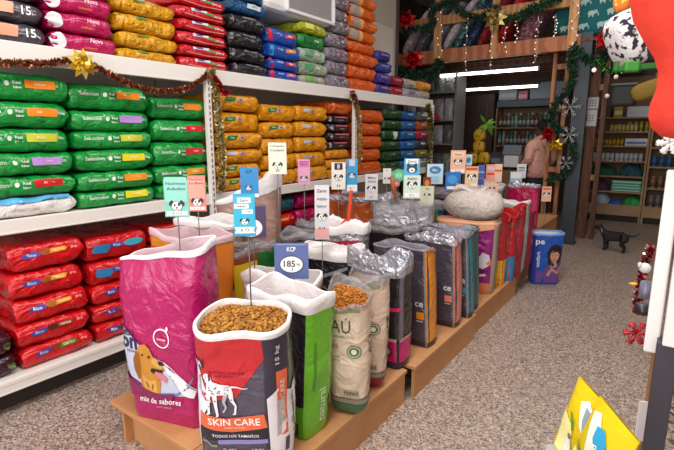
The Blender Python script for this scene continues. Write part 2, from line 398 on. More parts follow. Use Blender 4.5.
def k_char(L, t, v): return film('#453f4b', .3, .4, 12), None, [RC(L*.13, .01, .085, .056, ink('#eea283'), 2, 0, .004), T('15', L*.345, .008, .044, ink('#f2f0f2'), 2, bold=.02), T('kg', L*.42, -.006, .018, ink('#f2f0f2'), 2), T('peso', L*.255, -.002, .012, ink('#a49fa8'), 2)]
def k_yel(L, t, v): return film('#d99a0c', .3, .7, 16), None, [RC(-L*.1, .035, .08, .016, ink('#4c8b4a'), 2, .05), T('cuidado', .06, .028, .012, ink('#b98010'), 2)]
def k_redtop(L, t, v): return film('#c51224', .25, .5, 14), None, [RC(-L*.1, .022, .14, .02, ink('#d9d6e8'), 2, .06), RC(-L*.13, .024, .06, .014, ink('#5a4f9a'), 3, .05), RC(L*.12, .012, .10, .018, ink('#4a9a4a'), 2, -.03), T('perros', L*.30, .004, .022, ink('#f6dfe0'), 2), ribbon([(-L*.4, -.02), (0, -.03), (L*.4, -.022)], .006, ink('#f08a80'), 2)]
def k_black(L, t, v): return film('#1d1a1f', .25, .6, 14), None, [RC(L*.05, .034, .14, .014, ink('#6d6870'), 2), EL(-L*.44, .01, .02, .028, ink('#7d7a80'), 2)]
def k_bluetop(L, t, v): return film('#15507f', .28, .6, 14), None, [RC(L*.12, .016, .15, .044, ink('#c9d4dd'), 2, .0, .01), T('gatos', L*.12, .017, .018, ink('#54708a'), 3)]
def k_blue(L, t, v): return film('#1c4fae', .28, .5, 14), None, [P([(-L*.5, -.05), (-L*.38, -.05), (-L*.42, .05), (-L*.5, .05)], ink(['#c9182c', '#1f8bc4', '#c01a3a', '#b31a50'][v % 4]), 2), RC(L*.2, .014, .12, .03, ink(['#c8202c', '#e58a28', '#d4243a', '#e46aa0'][v % 4]), 2, .05), T('energia', -.06, .016, .022, ink('#cfdcf2'), 2), T('PRO', L*.2, .014, .018, ink('#ffffff'), 3)]
def k_greentop(L, t, v):
    c = ['#a9a296', '#9fae98', '#a5b8a4', '#14853a', '#b3b41c'][v % 5]; return film(c, .3, .6, 16), None, [RC(-L*.2, .01, .12, .05, ink(['#6fae4c', '#4f9d63', '#58a070', '#0f6a2c', '#d9d35a'][v % 5]), 2), T('mix', L*.15, .012, .026, ink('#f2f2e6'), 2)]
def k_grey(L, t, v):
    rr = random.Random(v); return film('#8d8792', .28, .7, 16), None, [EL((rr.random()-.5)*L*.85, (rr.random()-.5)*.07, .012+.01*rr.random(), .008, ink(['#c9c4cc', '#6a6472', '#b04a5c', '#5f5868'][k % 4]), 2, 8) for k in range(22)]
def k_orange(L, t, v): return film('#d4591a', .3, .5, 12), None, [RC(-L*.1, .012, .18, .012, ink('#e88848'), 2)]
def k_orangebeige(L, t, v): return film('#d86414', .3, .5, 12), None, [P([(-L*.5, -.06), (-L*.16, -.06), (-L*.16, .06), (-L*.5, .06)], ink('#a8968a'), 2), P([(-L*.16, -.06), (-L*.05, -.06), (-L*.05, .06), (-L*.16, .06)], ink('#f0a060'), 2)]
def k_purple(L, t, v): return film(['#3d2c86', '#4a3490', '#2a3f8e'][v % 3], .3, .5, 14), None, [RC(0, .014, .16, .018, ink('#8a7cc0'), 2)]
def k_dred(L, t, v): return film('#8e1528', .3, .5, 14), None, [RC(0, .012, .14, .022, ink('#c66a74'), 2)]
def k_silver(L, t, v): return film('#a9a6ac', .22, .8, 16), None, [RC(0, .01, .16, .04, ink(['#6d6672', '#c9a42c', '#8a3a5a'][v % 3]), 2)]
def k_yel2(L, t, v):
    g = [RC(-L*.22, .022, .10, .032, ink('#157a3c'), 2, .0, .012), T('Gran', -L*.22, .023, .017, ink('#dff0d0'), 3)] if v % 3 != 1 else [RC(-L*.22, .024, .10, .026, ink(['#9aa6c0', '#b9c0cc'][v % 2]), 2, 0, .008)]
    return film('#df930e', .3, .6, 13), None, g + [EL(L*.0, .020, .026, .017, ink('#c9a9b8'), 2, 10), EL(L*.0, .020, .014, .010, ink('#7a5a78'), 3, 8), RC(-L*.06, -.012, .06, .010, ink('#c07a10'), 2)]
def k_yelplain(L, t, v): return film('#dc8d10', .3, .7, 14), None, []
def k_blackpink(L, t, v): return film('#2c1c22', .28, .6, 15), None, [RC(L*.05, .024, .22, .014, ink('#c8606c'), 2), T('cat mix', L*.05, -.008, .018, ink('#b99aa4'), 2), EL(-L*.42, .0, .022, .03, ink('#a7a0a8'), 2)]
def k_dgreen(L, t, v): return film('#17461f', .3, .6, 14), None, [T('natural', 0, .022, .020, ink('#9dbf9f'), 2)] + ([RC(.05, -.005, .10, .10, ink('#c9d4cc'), 3)] if v == 3 else [])
def k_mblue(L, t, v): return film('#1d5c9a', .3, .6, 14), None, [RC(0, .012, .14, .02, ink('#79a8cc'), 2)]
def k_mixed(L, t, v): return film(['#8e8f86', '#7d7a2c', '#20304f', '#b02042', '#b4581e', '#59605c'][v % 6], .3, .6, 14), None, [RC(0, .014, .15, .022, ink('#d9d4cc'), 2)]
def k_teal(L, t, v): return film('#1b4f63', .35, .5, 12), None, []
def k_mag(L, t, v): return film('#b8105f', .3, .6, 12), None, []
def k_dpur(L, t, v): return film('#3a1626', .3, .5, 12), None, [EL(L*.45, .0, .02, .02, ink('#4b5a30'), 2)]
_bm = {}
def column(y0, y1, zb, pitch, rows, name, desc, group, shelf, xf_=-2.795, D=.5, seals=False, cat='sack', twist=.012):
    """rows listed from the bottom up as (kind function, variant, colour words)"""
    y0 += .045; y1 += .045; L = y1-y0-.016; n = len(rows)
    for i, (kf, v, cw) in enumerate(rows):
        tk = pitch[i] if isinstance(pitch, (list, tuple)) else pitch
        key = (kf.__name__, v, round(L, 2), round(tk, 3), i % 2)
        if key not in _bm:
            S = Pillow(L, D, tk-.003, seed=len(_bm)*1.7, wr=.016, end=.62 if seals else .68)
            m, me_, sh = kf(L, tk, v); fit = .040/ (tk*.40) if tk < .1 else 1
            if fit > 1: sh = [([(a, b/fit) for a, b in vs], f, mm, Lr) for vs, f, mm, Lr in sh]
            _bm[key] = (S.mesh(name, m, sh, me_), S.seal(me_ or m))
        body, seal = _bm[key]; z = zb + (sum(pitch[:i]) if isinstance(pitch, (list, tuple)) else pitch*i) + .002
        loc = (xf_-D/2-.004-R.random()*.018, (y0+y1)/2+(R.random()-.5)*.012, z); rz = pi/2+(R.random()-.5)*2*twist
        pos = nth(n-1-i).replace('first', 'topmost') if n > 1 else 'single'
        if n > 1 and i == 0: pos = 'bottom'
        lab = '%s sack, %s in %s on the %s shelf' % (cw, pos, desc, shelf)
        if seals:
            o = empty(name, loc, lab, cat, group, rz); b = bpy.data.objects.new('sack_body', body); COL.objects.link(b); b.parent = o
            q = bpy.data.objects.new('crimped_end', seal); COL.objects.link(q); q.parent = o
        else:
            o = bpy.data.objects.new(name, body); COL.objects.link(o); o.location = loc; o.rotation_euler.z = rz; tag(o, lab, cat, group)
ZM, ZU, ZL = 1.063, 1.957, .207
G = 'green'
column(.745, 1.262, ZM, [.108, .112, .124, .127, .142, .145], [(k_white, 0, 'white and blue'), (k_green, 4, 'green red-labelled'), (k_green, 3, 'green lilac-labelled'), (k_green, 2, 'green olive-labelled'), (k_green, 1, 'green orange-labelled'), (k_green, 0, 'green orange-labelled')], 'pet_food_sack', 'the leftmost green stack', 'green sacks on the middle shelf', 'middle', seals=True)
column(1.275, 1.772, ZM, [.10, .118, .133, .108, .122, .16], [(k_green, 5, G), (k_green, 6, 'green olive-labelled'), (k_green, 5, 'green yellow-labelled'), (k_green, 2, 'green olive-labelled'), (k_green, 3, 'green lilac-labelled'), (k_green, 1, 'green orange-labelled')], 'pet_food_sack', 'the middle green stack', 'green sacks on the middle shelf', 'middle', seals=True)
column(1.785, 2.235, ZM, [.105, .122, .165, .15, .15], [(k_green, 2, G), (k_green, 6, 'green orange-labelled'), (k_green, 4, 'green red-labelled'), (k_green, 4, 'green red-labelled'), (k_green, 0, 'green orange-labelled')], 'pet_food_sack', 'the green stack beside gold tinsel', 'green sacks on the middle shelf', 'middle', seals=True)
yy = [(k_yel2, v, 'yellow') for v in (2, 0, 1, 0, 3, 2)]
column(2.32, 2.785, ZM, [.104, .11, .115, .13, .155, .14], yy, 'pet_food_sack', 'the yellow stack beside the gold tinsel', 'yellow sacks on the middle shelf', 'middle')
column(2.80, 3.215, ZM, [.135, .135, .14, .14, .145], [(k_yel2, v, 'yellow') for v in (4, 3, 1, 0, 3)], 'pet_food_sack', 'the second yellow stack', 'yellow sacks on the middle shelf', 'middle')
column(3.23, 3.68, ZM, [.14, .14, .14, .145, .14], [(k_yel2, v, 'yellow') for v in (1, 4, 1, 7, 1)], 'pet_food_sack', 'the third yellow stack', 'yellow sacks on the middle shelf', 'middle')
column(3.70, 4.10, ZM, [.095, .1, .1, .085, .085, .085, .085, .14], [(k_yelplain, 0, 'yellow'), (k_yelplain, 0, 'yellow'), (k_yelplain, 1, 'yellow')] + [(k_blackpink, v, 'black and pink') for v in range(4)] + [(k_orange, 0, 'orange')], 'pet_food_sack', 'the black-pink stack', 'mixed sacks on the middle shelf', 'middle')
column(4.215, 4.765, ZM, .143, [(k_orange, v % 2, 'round-ended orange') for v in range(5)], 'pet_food_sack', 'the orange stack', 'orange sacks on the middle shelf', 'middle')
column(4.78, 5.235, ZM, .124, [(k_dgreen, v, 'dark green') for v in range(6)], 'pet_food_sack', 'the dark green stack', 'dark green sacks on the middle shelf', 'middle')
column(5.25, 5.655, ZM, .124, [(k_mblue, v % 2, 'mid blue') for v in range(6)], 'pet_food_sack', 'the blue stack', 'blue sacks on the middle shelf', 'middle')
column(5.67, 6.03, ZM, .124, [(k_mixed, v, w) for v, w in enumerate(('grey', 'olive', 'navy', 'crimson', 'orange', 'grey'))], 'pet_food_sack', 'the last mixed stack', 'mixed small sacks on the middle shelf', 'middle')
column(.70, 1.19, ZU, .112, [(k_char, v, 'charcoal fifteen kilo') for v in (0, 0, 0)], 'pet_food_sack', 'the charcoal stack', 'charcoal sacks on the top shelf', 'top', seals=True)
column(1.205, 1.575, ZU, .106, [(k_burg, v, 'magenta white-ended') for v in (0, 0, 0, 0)], 'pet_food_sack', 'the magenta stack', 'magenta sacks on the top shelf', 'top', seals=True)
column(1.59, 2.015, ZU, [.075, .1, .105, .1], [(k_yel, v, 'yellow') for v in (0, 1, 0, 1)], 'pet_food_sack', 'the yellow stack', 'yellow sacks on the top shelf', 'top', seals=True)
column(2.03, 2.465, ZU, .083, [(k_redtop, v % 2, 'bright red') for v in range(6)], 'pet_food_sack', 'the red stack', 'red sacks on the top shelf', 'top')
column(2.48, 2.865, ZU, [.095, .112, .125, .125], [(k_black, v % 2, 'black') for v in range(4)], 'pet_food_sack', 'the black stack', 'black sacks on the top shelf', 'top')
column(2.51, 2.885, ZU+.459, .095, [(k_bluetop, v, 'navy blue') for v in range(2)], 'pet_food_sack', 'the pair above the black stack', 'navy sacks lying on the black ones', 'top')
column(2.90, 3.285, ZU, [.085, .095, .115, .125], [(k_blue, v, 'royal blue') for v in (3, 2, 1, 0)], 'pet_food_sack', 'the blue stack under the tub', 'blue sacks on the top shelf', 'top')
column(3.30, 3.685, ZU, [.085, .12, .12, .12, .10], [(k_greentop, v, w) for v, w in enumerate(('pale grey', 'pale green', 'pale green', 'deep green', 'yellow-green'))], 'pet_food_sack', 'the green stack under the tub', 'mixed sacks on the top shelf', 'top')
column(3.70, 4.06, ZU, .130, [(k_grey, v % 3, 'speckled grey') for v in range(4)], 'pet_food_sack', 'the wide grey stack', 'grey sacks on the top shelf', 'top')
column(3.835, 4.06, ZU+.525, .115, [(k_grey, v % 3, 'narrow grey') for v in range(3)], 'pet_food_sack', 'the stack beside the tub', 'grey sacks on the top shelf', 'top')
column(4.075, 4.60, ZU, [.13, .13, .13, .115, .118, .115, .115, .115], [(k_orange, v % 2, 'orange') for v in range(4)] + [(k_orangebeige, 0, 'orange and beige')]*4, 'pet_food_sack', 'the tall orange stack', 'orange sacks on the top shelf', 'top')
column(4.615, 4.95, ZU, [.12]*4, [(k_purple, v % 3, w) for v, w in enumerate(('violet', 'purple', 'indigo', 'violet'))], 'pet_food_sack', 'the purple stack', 'purple sacks on the top shelf', 'top')
column(4.965, 5.26, ZU, .12, [(k_dred, v, 'dark red') for v in range(2)], 'pet_food_sack', 'the dark red pair', 'dark red sacks on the top shelf', 'top')
column(5.275, 5.66, ZU, .12, [(k_silver, v, w) for v, w in enumerate(('silver', 'silver-gold'))], 'pet_food_sack', 'the silver pair', 'silver sacks on the top shelf', 'top')
column(5.675, 6.03, ZU, .12, [(k_silver, 1, 'grey gold-labelled'), (k_yelplain, 2, 'yellow')], 'pet_food_sack', 'the pair at the far end', 'sacks at the far end of the top shelf', 'top')
RG = 'red sacks on the bottom shelf'
column(.36, .845, ZL, .12, [(k_dpur, 0, 'dark plum'), (k_dpur, 1, 'dark plum')], 'pet_food_sack', 'the plum stack at the picture edge', 'plum sacks on the bottom shelf', 'bottom')
column(.862, 1.262, ZL, [.12, .135, .14, .155, .165], [(k_red, 3, 'red green-labelled'), (k_red, 2, 'red brown-labelled'), (k_red, 1, 'red orange-labelled'), (k_red, 4, 'red yellow-labelled'), (k_red, 0, 'red orange-labelled')], 'pet_food_sack', 'the leftmost red stack', RG, 'bottom', seals=True)
column(1.285, 1.69, ZL, [.115, .125, .135, .145, .165], [(k_red, 3, 'red'), (k_red, 4, 'red'), (k_red, 2, 'red'), (k_redblue, 0, 'red and blue'), (k_redblue, 1, 'red and blue')], 'pet_food_sack', 'the middle red stack', RG, 'bottom', seals=True)
column(1.71, 2.2, ZL, [.13, .135, .14, .14, .14], [(k_red, 1, 'red'), (k_red, 3, 'red'), (k_red, 1, 'red'), (k_redblue, 1, 'red and blue'), (k_redblue, 0, 'red and blue')], 'pet_food_sack', 'the half-hidden red stack', RG, 'bottom')
column(2.75, 3.2, ZL, [.15]*5, [(k_red, 1, 'red'), (k_teal, 0, 'teal'), (k_teal, 0, 'teal'), (k_red, 0, 'red'), (k_teal, 0, 'dark teal')], 'pet_food_sack', 'the teal stack', 'teal and red sacks on the bottom shelf', 'bottom')
column(3.22, 3.7, ZL, [.15]*5, [(k_mag, v % 2, 'magenta') for v in range(5)], 'pet_food_sack', 'the magenta stack', 'magenta sacks on the bottom shelf', 'bottom')
column(3.75, 4.12, ZL, [.15]*5, [(k_orange, v % 2, 'orange') for v in range(5)], 'pet_food_sack', 'the orange stack', 'orange sacks on the bottom shelf', 'bottom')
column(4.3, 4.75, ZL, [.15]*4, [(k_dred, v % 2, 'dark red') for v in range(4)], 'pet_food_sack', 'the dark red stack', 'dark red sacks on the bottom shelf', 'bottom')
# white tub resting on the blue and green stacks
o = empty('storage_tub', (-3.06, 3.365, ZU+.552), 'white plastic tub lying on its side on top of the sacks', 'tub')
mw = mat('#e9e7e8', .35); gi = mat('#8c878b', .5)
mb = MB(); mb.box((.02, 0, .20), (.46, .92, .4), mw, bev=.05); part_ = mb.build('tub_body', o)
mb = MB(); mb.box((.245, .12, .21), (.03, .60, .34), gi, bev=.012); mb.build('shaded_inside', o)  # grey slab on the solid tub: shade of its inside put into colour
mb = MB()
for y, z, dy, dz in ((.12, .39, .68, .03), (.12, .03, .68, .03), (-.21, .21, .03, .38), (.445, .21, .03, .38)): mb.box((.262, y, z), (.035, dy, dz), mw, bev=.008)
mb.build('rim', o)
# ================================================================== DISPLAY OF OPEN SACKS
mdf = mat('#c58f60', .6, mix='#bd8656', mscale=5, kind='noise', bump=.05, scale=40)
def platform(x0, x1, y0, y1, h, label, skew=0):
    cx, cy = (x0+x1)/2, (y0+y1)/2
    o = empty('display_box', (cx, cy, 0), label, 'display box', 'low wooden display boxes')
    MB().box((0, 0, h-.011), (x1-x0, y1-y0, .022), mdf, bev=.003).build('top_board', o)
    MB().box((x1-x0-.018-(x1-x0)/2, 0, (h-.022)/2), (.018, y1-y0-.02, h-.022), mdf).build('side_board', o)
    MB().box((-(x1-x0)/2+.10, 0, (h-.022)/2), (.018, y1-y0-.02, h-.022), mdf).build('side_board', o)
    MB().box((0, -(y1-y0)/2+.06, (h-.022)/2), (x1-x0-.2, .018, h-.022), mdf).build('front_board', o)
    MB().box((0, (y1-y0)/2-.06, (h-.022)/2), (x1-x0-.2, .018, h-.022), mdf).build('back_board', o)
    o.rotation_euler.z = skew; return o
HB = .2
platform(-2.16, -1.515, 1.05, 2.2, HB, 'tan wooden display box under the magenta sack with the golden dog', radians(0))
platform(-1.51, -1.10, .95, 2.2, HB, 'tan wooden display box under the cream kibble sack')
platform(-2.16, -1.075, 2.25, 3.25, HB, 'tan wooden display box under the charcoal and orange sack')
platform(-2.16, -1.10, 3.29, 4.45, HB, 'tan wooden display box under the purple and red sacks')
platform(-2.75, -2.18, 1.75, 4.45, HB, 'tan wooden display box at the back against the shelving')
platform(-2.1, -1.17, 4.49, 5.6, HB, 'tan wooden display box behind the blue sack')
platform(-1.95, -1.2, 5.63, 6.7, .45, 'tan wooden display box at the far end of the sacks')
kibs = [mat('#ab7226', .8), mat('#99631a', .8), mat('#b78232', .8), mat('#8a5618', .8)]
kibm = mat('#a8701f', .85, mix='#c98f34', mscale=90, mlo=.35, mhi=.6, bump=.9, scale=130)
whl = mat('#ece7e8', .4, bump=.25, scale=14)
pinkl = mat('#d9b9c2', .4, bump=.3, scale=12)
silverl = mat('#b9b8c2', .16, .55, bump=.9, scale=15)
clearl = mat('#b9b5bb', .14, bump=.9, scale=16, spec=.7, alpha=.34)
brownl = mat('#b08f86', .3, bump=.5, scale=14)
def sack(label, x, y, W, D, H, rz, col, shapes=(), lin_=whl, cuff=.035, depth=.3, fillc=None, fz=.72, nk=0, dome=.02, rise=0, jag=.0, inner=None, group='open sacks on the display boxes', bm=None, z=HB, kib=None, ksz=.006, nm='open_sack', cell=.03, **kw):
    S = Bag(W, D, H, **kw)
    o = empty(nm, (x, y, z+.001), label, 'sack', group, radians(rz))
    b = S.body(bm or film(col, .3, .4, 9), 'sack_body', shapes, o, cell=cell, top=.985)
    if lin_: S.liner(lin_, cuff, o, 'liner', depth, rise, jag=jag, inner=inner)
    if fillc: S.fill(fillc, H*fz, dome, o, 'kibble', kib or kibs, nk, ksz)
    return o, S
# --- magenta sack with a golden retriever
def golden():
    g = ink('#c98a35'); d = ink('#9c5f1f'); l = ink('#dfa855'); k = ink('#2c1d18'); p = ink('#d97a80')
    return [P([(-.42, -1), (-.5, -.5), (-.55, .1), (-.5, .6), (-.28, .92), (.05, 1), (.3, .85), (.42, .55), (.75, .38), (.9, .2), (.88, 0), (.62, -.15), (.72, -.55), (.6, -1)], g, 2),
            P([(-.5, .65), (-.72, .3), (-.75, -.25), (-.6, -.6), (-.42, -.45), (-.3, .1), (-.28, .6)], d, 3), P([(.38, .5), (.75, .4), (.9, .2), (.86, .06), (.5, .12), (.3, .28)], l, 3),
            EL(.80, .30, .13, .10, k, 4), P([(.3, .05), (.85, .02), (.9, -.05), (.7, -.14), (.4, -.18), (.22, -.08)], k, 4), P([(.5, -.06), (.8, -.1), (1.1, -.34), (1.0, -.5), (.72, -.36), (.45, -.16)], p, 5),
            EL(.22, .5, .07, .06, k, 4, 8), EL(-.12, .55, .05, .05, k, 4, 8), P([(-.3, -.3), (.1, -.5), (.45, -.45), (.5, -1), (-.3, -1)], l, 3), EL(-.05, -.7, .06, .16, d, 4, 8, .4), EL(.25, -.75, .05, .15, d, 4, 8, -.3)]
W_, mg = ink('#efeaf2'), None
def mag_shapes():
    sky = ink('#c9cfe6'); blu = ink('#7d86b8'); w = ink('#f4eef4'); nv = ink('#2c2a4e'); dk = ink('#8a1250'); pk = ink('#d7548f')
    s = [P([(-.245, .50), (-.20, .47), (-.03, .345), (.10, .265), (.20, .19), (.17, .17), (.08, .155), (-.03, .165), (-.245, .235)], sky, 1),
         ribbon([(-.245, .505), (-.20, .474), (-.03, .35), (.10, .27), (.205, .195)], [.006, .010, .012, .010, .004], ink('#7c1a6a'), 2),
         P([(.205, .20), (.15, .245), (.05, .315), (-.02, .345), (.10, .235), (.14, .17), (.19, .16)], w, 2),
         ribbon([(-.245, .225), (-.12, .175), (0, .155), (.10, .165), (.17, .215), (.19, .26)], [.004, .014, .016, .014, .01, .004], blu, 2)]
    s += xf(golden(), -.055, .278, .105, .115, 2)
    s += [P([(-.245, .232), (-.12, .18), (0, .160), (.09, .168), (.06, .12), (-.245, .12)], film('#8e1458', .3, .3, 9), 9),
          T('nutri', -.165, .435, .034, nv, 4, bold=.02), T('on', -.15, .385, .055, nv, 4, bold=.03), T('DELIVER', -.135, .347, .012, nv, 4),
          RING(.045, .43, .045, .006, w, 3), RC(.045, .425, .05, .012, pk, 3), T('premium', .045, .425, .012, w, 4), EL(.075, .475, .006, .012, w, 4, 6),
          T('mix de sabores', .00, .125, .030, w, 10, bold=.02, slant=.25, rot=.06), T('carne y vegetales', .02, .094, .012, ink('#d9a0c0'), 10, rot=.06)]
    return s
sack('magenta open sack with a golden retriever picture and white liner', -1.795, 1.19, .425, .20, .80, 17, '#b0145e', mag_shapes(), whl, .022, inner=pinkl, depth=.28, fillc=brownl, fz=.55, wave=.008, wr=.011, seed=3, lean=(-.015, .02), prof=[(0, .84, .86), (.06, .88, 1.0), (.5, .94, 1.15), (.8, 1.0, 1.0), (1, 1.06, .72)], tilt=(.10, .02), cell=.016)
# --- dalmatian sack, full of kibble
def dalm():
    w = ink('#ece8ee'); g = ink('#b5aeb9'); k = ink('#37323a'); s = []
    s += [P([(-.62, .62), (-.66, .78), (-.56, .92), (-.40, .95), (-.28, .84), (-.22, .62), (.1, .52), (.5, .50), (.62, .40), (.66, .15), (.56, -.02), (.3, .02), (0, -.02), (-.3, -.1), (-.5, .1), (-.48, .5), (-.56, .55)], w, 3),
          ribbon([(.6, .42), (.85, .42), (1.15, .34), (1.35, .36)], [.09, .06, .045, .02], w, 3),
          ribbon([(-.40, .1), (-.42, -.5), (-.40, -.95), (-.50, -1)], [.2, .12, .1, .08], w, 3), ribbon([(-.16, .0), (-.12, -.5), (-.05, -1.02), (-.12, -1.05)], [.2, .13, .1, .08], w, 3),
          ribbon([(.36, .1), (.24, -.35), (.34, -.62), (.2, -.85)], [.22, .13, .09, .08], g, 2), ribbon([(.54, .2), (.62, -.25), (.78, -.5), (.74, -.9), (.64, -.92)], [.26, .16, .1, .09, .07], w, 3),
          EL(-.60, .62, .05, .045, k, 5, 8), EL(-.5, .78, .03, .03, k, 5, 6), P([(-.4, .93), (-.3, .9), (-.27, .68), (-.36, .66)], k, 4)]
    rr = random.Random(4)
    for k_ in range(26):
        x, y = (rr.uniform(-.4, .55), rr.uniform(.0, .5)) if k_ < 18 else rr.choice([(-.42, -.3), (-.4, -.6), (-.13, -.3), (-.1, -.7), (.6, -.2), (.7, -.5), (.3, -.3), (-.35, .65)])
        s.append(EL(x, y, .025+.02*rr.random(), .022+.015*rr.random(), k, 5, 7))
    return s
def skin_shapes():
    red = film('#c2202c', .3, .3, 9); w = ink('#efeaf0'); org = ink('#e36a45'); navy = ink('#262431'); gr = ink('#b9b4c0'); lav = ink('#8b87c4')
    s = [P([(-.19, .615), (.085, .615), (.09, .535), (.03, .45), (-.01, .39), (-.10, .385), (-.19, .40)], red, 1), P([(-.20, .60), (-.175, .52), (-.10, .37), (-.155, .26), (-.19, .05), (-.20, .05)], ink('#dfe6f2'), 2), P([(-.19, .42), (-.15, .46), (-.06, .385), (-.11, .36)], red, 2),
         RC(.135, .31, .09, .62, ink('#3b3343'), 1), RC(.148, .35, .042, .26, org, 3), T('SKIN CARE', .148, .37, .018, ink('#f6d9cc'), 4, rot=pi/2, w=.15),
         T('15 kg', .135, .545, .018, ink('#d9d4de'), 4, rot=pi/2, w=.075), RC(-.155, .505, .055, .032, ink('#2f2a30'), 4), T('NA', -.155, .505, .022, w, 5, bold=.02),
         T('nutricion avanzada', -.04, .485, .012, ink('#7d1a2c'), 3), T('para perros', -.05, .47, .010, ink('#7d1a2c'), 3),
         P([(-.15, .235), (-.05, .222), (.085, .240), (.095, .185), (-.03, .165), (-.155, .175)], org, 3), T('SKIN CARE', -.022, .208, .028, ink('#fdeee6'), 4, bold=.015, rot=.03), T('cuidado de la piel', -.022, .184, .010, ink('#f6d2c2'), 4, rot=.03),
         P([(-.155, .172), (-.03, .162), (.095, .182), (.097, .135), (-.03, .118), (-.16, .13)], navy, 3), T('TODOS LOS TAMAÑOS', -.02, .151, .014, w, 4, w=.17, rot=.03), RC(.005, .126, .18, .018, lav, 4, .04),
         ribbon([(-.155, .105), (-.13, .115), (-.11, .10), (-.09, .104)], .010, ink('#8f8a7a'), 3), T('24%', -.045, .085, .022, gr, 3), T('proteina', .0, .082, .010, gr, 3), T('12%', .06, .087, .022, gr, 3), T('grasa', .10, .085, .010, gr, 3),
         P([(.095, .30), (.13, .33), (.2, .29), (.30, .30), (.30, .02), (.105, .02)], w, 3), T('excellent', .215, .15, .050, ink('#4a4450'), 4, rot=pi/2, w=.22), RC(.165, .09, .018, .06, ink('#4a4450'), 4)]
    s += xf(dalm(), -.075, .315, .080, .080, 3)
    return [([(a, b+(.085 if max(q[1] for q in v) < .42 and L > 1 else 0)) for a, b in v], f, m, L) for v, f, m, L in s]
sack('open sack with a dalmatian picture, SKIN CARE band and full of kibble', -1.234, 1.122, .335, .215, .64, 35, '#50495a', skin_shapes(), whl, .026, .12, kibm, .955, 900, dome=.03, wave=.006, wr=.008, seed=7, ksz=.0075, r=.085, tilt=(.0, .015), prof=[(0, .95, .9), (.06, .98, .98), (.5, 1.0, 1.1), (.8, 1.0, 1.15), (1, 1.0, 1.28)], cell=.016)
# --- black and bright green sack
def green_shapes():
    gr = film('#6cbf1f', .3, .3, 9); k = ink('#c9c9cc'); w = ink('#dfeed0')
    s = [P([(.165, .62), (.56, .62), (.56, .0), (.165, .0)], gr, 1), P([(-.2, .0), (.17, .0), (.17, .16), (-.2, .16)], ink('#5aa522'), 1), RC(.10, .045, .09, .07, ink('#1b1f1c'), 2), T('GRAIN', .10, .055, .016, k, 3, w=.07), T('FREE', .10, .035, .014, k, 3, w=.05)]
    for y in (.20, .275): s += [RING(.10, y, .030, .005, k, 3), EL(.10, y, .012, .016, k, 3, 8)]
    s += [EL(.05, .36, .03, .02, ink('#3b5a86'), 2), EL(.0, .42, .05, .07, ink('#2b2c36'), 2), T('natural', .265, .14, .045, w, 3, rot=pi/2, w=.16), RC(.21, .34, .015, .22, ink('#4f9a24'), 2)]
    return s
sack('open sack with black front and bright lime green side', -1.335, 1.46, .36, .17, .645, -2, '#23222a', green_shapes(), whl, .062, .2, brownl, .7, wave=.012, wr=.008, seed=12, lean=(.03, .0), r=.03, prof=[(0, .96, .9), (.06, .99, .98), (.5, 1.0, 1.0), (1, 1.04, 1.1)])
# --- white sack with burgundy letters behind the dalmatian sack
sack('white open sack with large burgundy letters behind the dalmatian sack', -1.60, 1.72, .40, .18, .60, 8, '#dcd6da', [T('HA', -.05, .47, .11, ink('#8e2b4a'), 2, bold=.04, w=.19), T('HA', -.05, .30, .11, ink('#8e2b4a'), 2, bold=.04, w=.19), EL(-.05, .13, .12, .08, ink('#8e2b4a'), 2)], whl, .05, .25, brownl, .6, wave=.018, seed=21)
# --- cream sacks with ornate bands at the bottom
def cream_shapes(base, letters):
    k = ink('#4f4a4c'); gd = ink('#a9946a'); w = ink('#f0e9df'); gy = ink('#8a8478')
    return [RC(0, .035, .9, .07, ink(base), 1), RC(0, .082, .9, .03, ink('#8d8574'), 2), RC(0, .096, .9, .004, ink('#4d463c'), 3), RC(0, .068, .9, .004, ink('#4d463c'), 3), RC(-.01, .565, .16, .035, ink('#8a8a5c'), 2),
            T(letters, -.015, .47, .085, k, 2, w=.09, bold=0), T('ALIMENTO', .0, .41, .012, gy, 2, w=.09), RC(-.04, .36, .03, .02, ink('#c98a8a'), 2),
            EL(.045, .34, .032, .032, ink('#5d7a4a'), 2), RING(.045, .34, .026, .003, w, 3), EL(.045, .34, .012, .014, w, 3, 8), T('con pollo', -.04, .31, .012, gy, 2), T('y arroz', -.04, .29, .012, gy, 2),
            T('2 kg', -.055, .135, .012, gy, 2), T('4 kg', -.055, .118, .012, gy, 2), RC(.03, .126, .07, .036, ink('#b3a894'), 2), T('razas', .03, .128, .016, k, 3),
            T(letters, .135, .35, .05, k, 2, rot=pi/2, w=.10), T('nutre', .14, .20, .03, gy, 2, rot=pi/2, w=.10)]
sack('cream open sack with green base, full of orange kibble, clear liner', -1.150, 1.695, .185, .125, .58, 17, '#e3cdb6', cream_shapes('#3f6a45', 'AÚ'), clearl, .02, .1, kibm, .945, 420, wave=.012, wr=.009, seed=31, tilt=(-.02, .06), kib=[mat('#b4691c', .8), mat('#9f5a18', .8), mat('#c27c2e', .8)], r=.05, ksz=.0065, rise=.02, lean=(.0, -.02),
     prof=[(0, .6, .55), (.04, .85, .85), (.09, .96, .97), (.5, 1.0, 1.08), (.8, 1.04, 1.15), (1, 1.08, 1.4)], cell=.014)
sack('cream open sack with red base behind the green-based cream sack', -1.205, 1.95, .19, .12, .585, 15, '#dfc6b2', cream_shapes('#8e1f2c', 'YT'), clearl, .03, .15, brownl, .8, wave=.012, seed=37, rise=.02, cell=.014, prof=[(0, .6, .55), (.04, .85, .85), (.09, .96, .97), (.5, 1.0, 1.05), (1, 1.06, 1.2)])
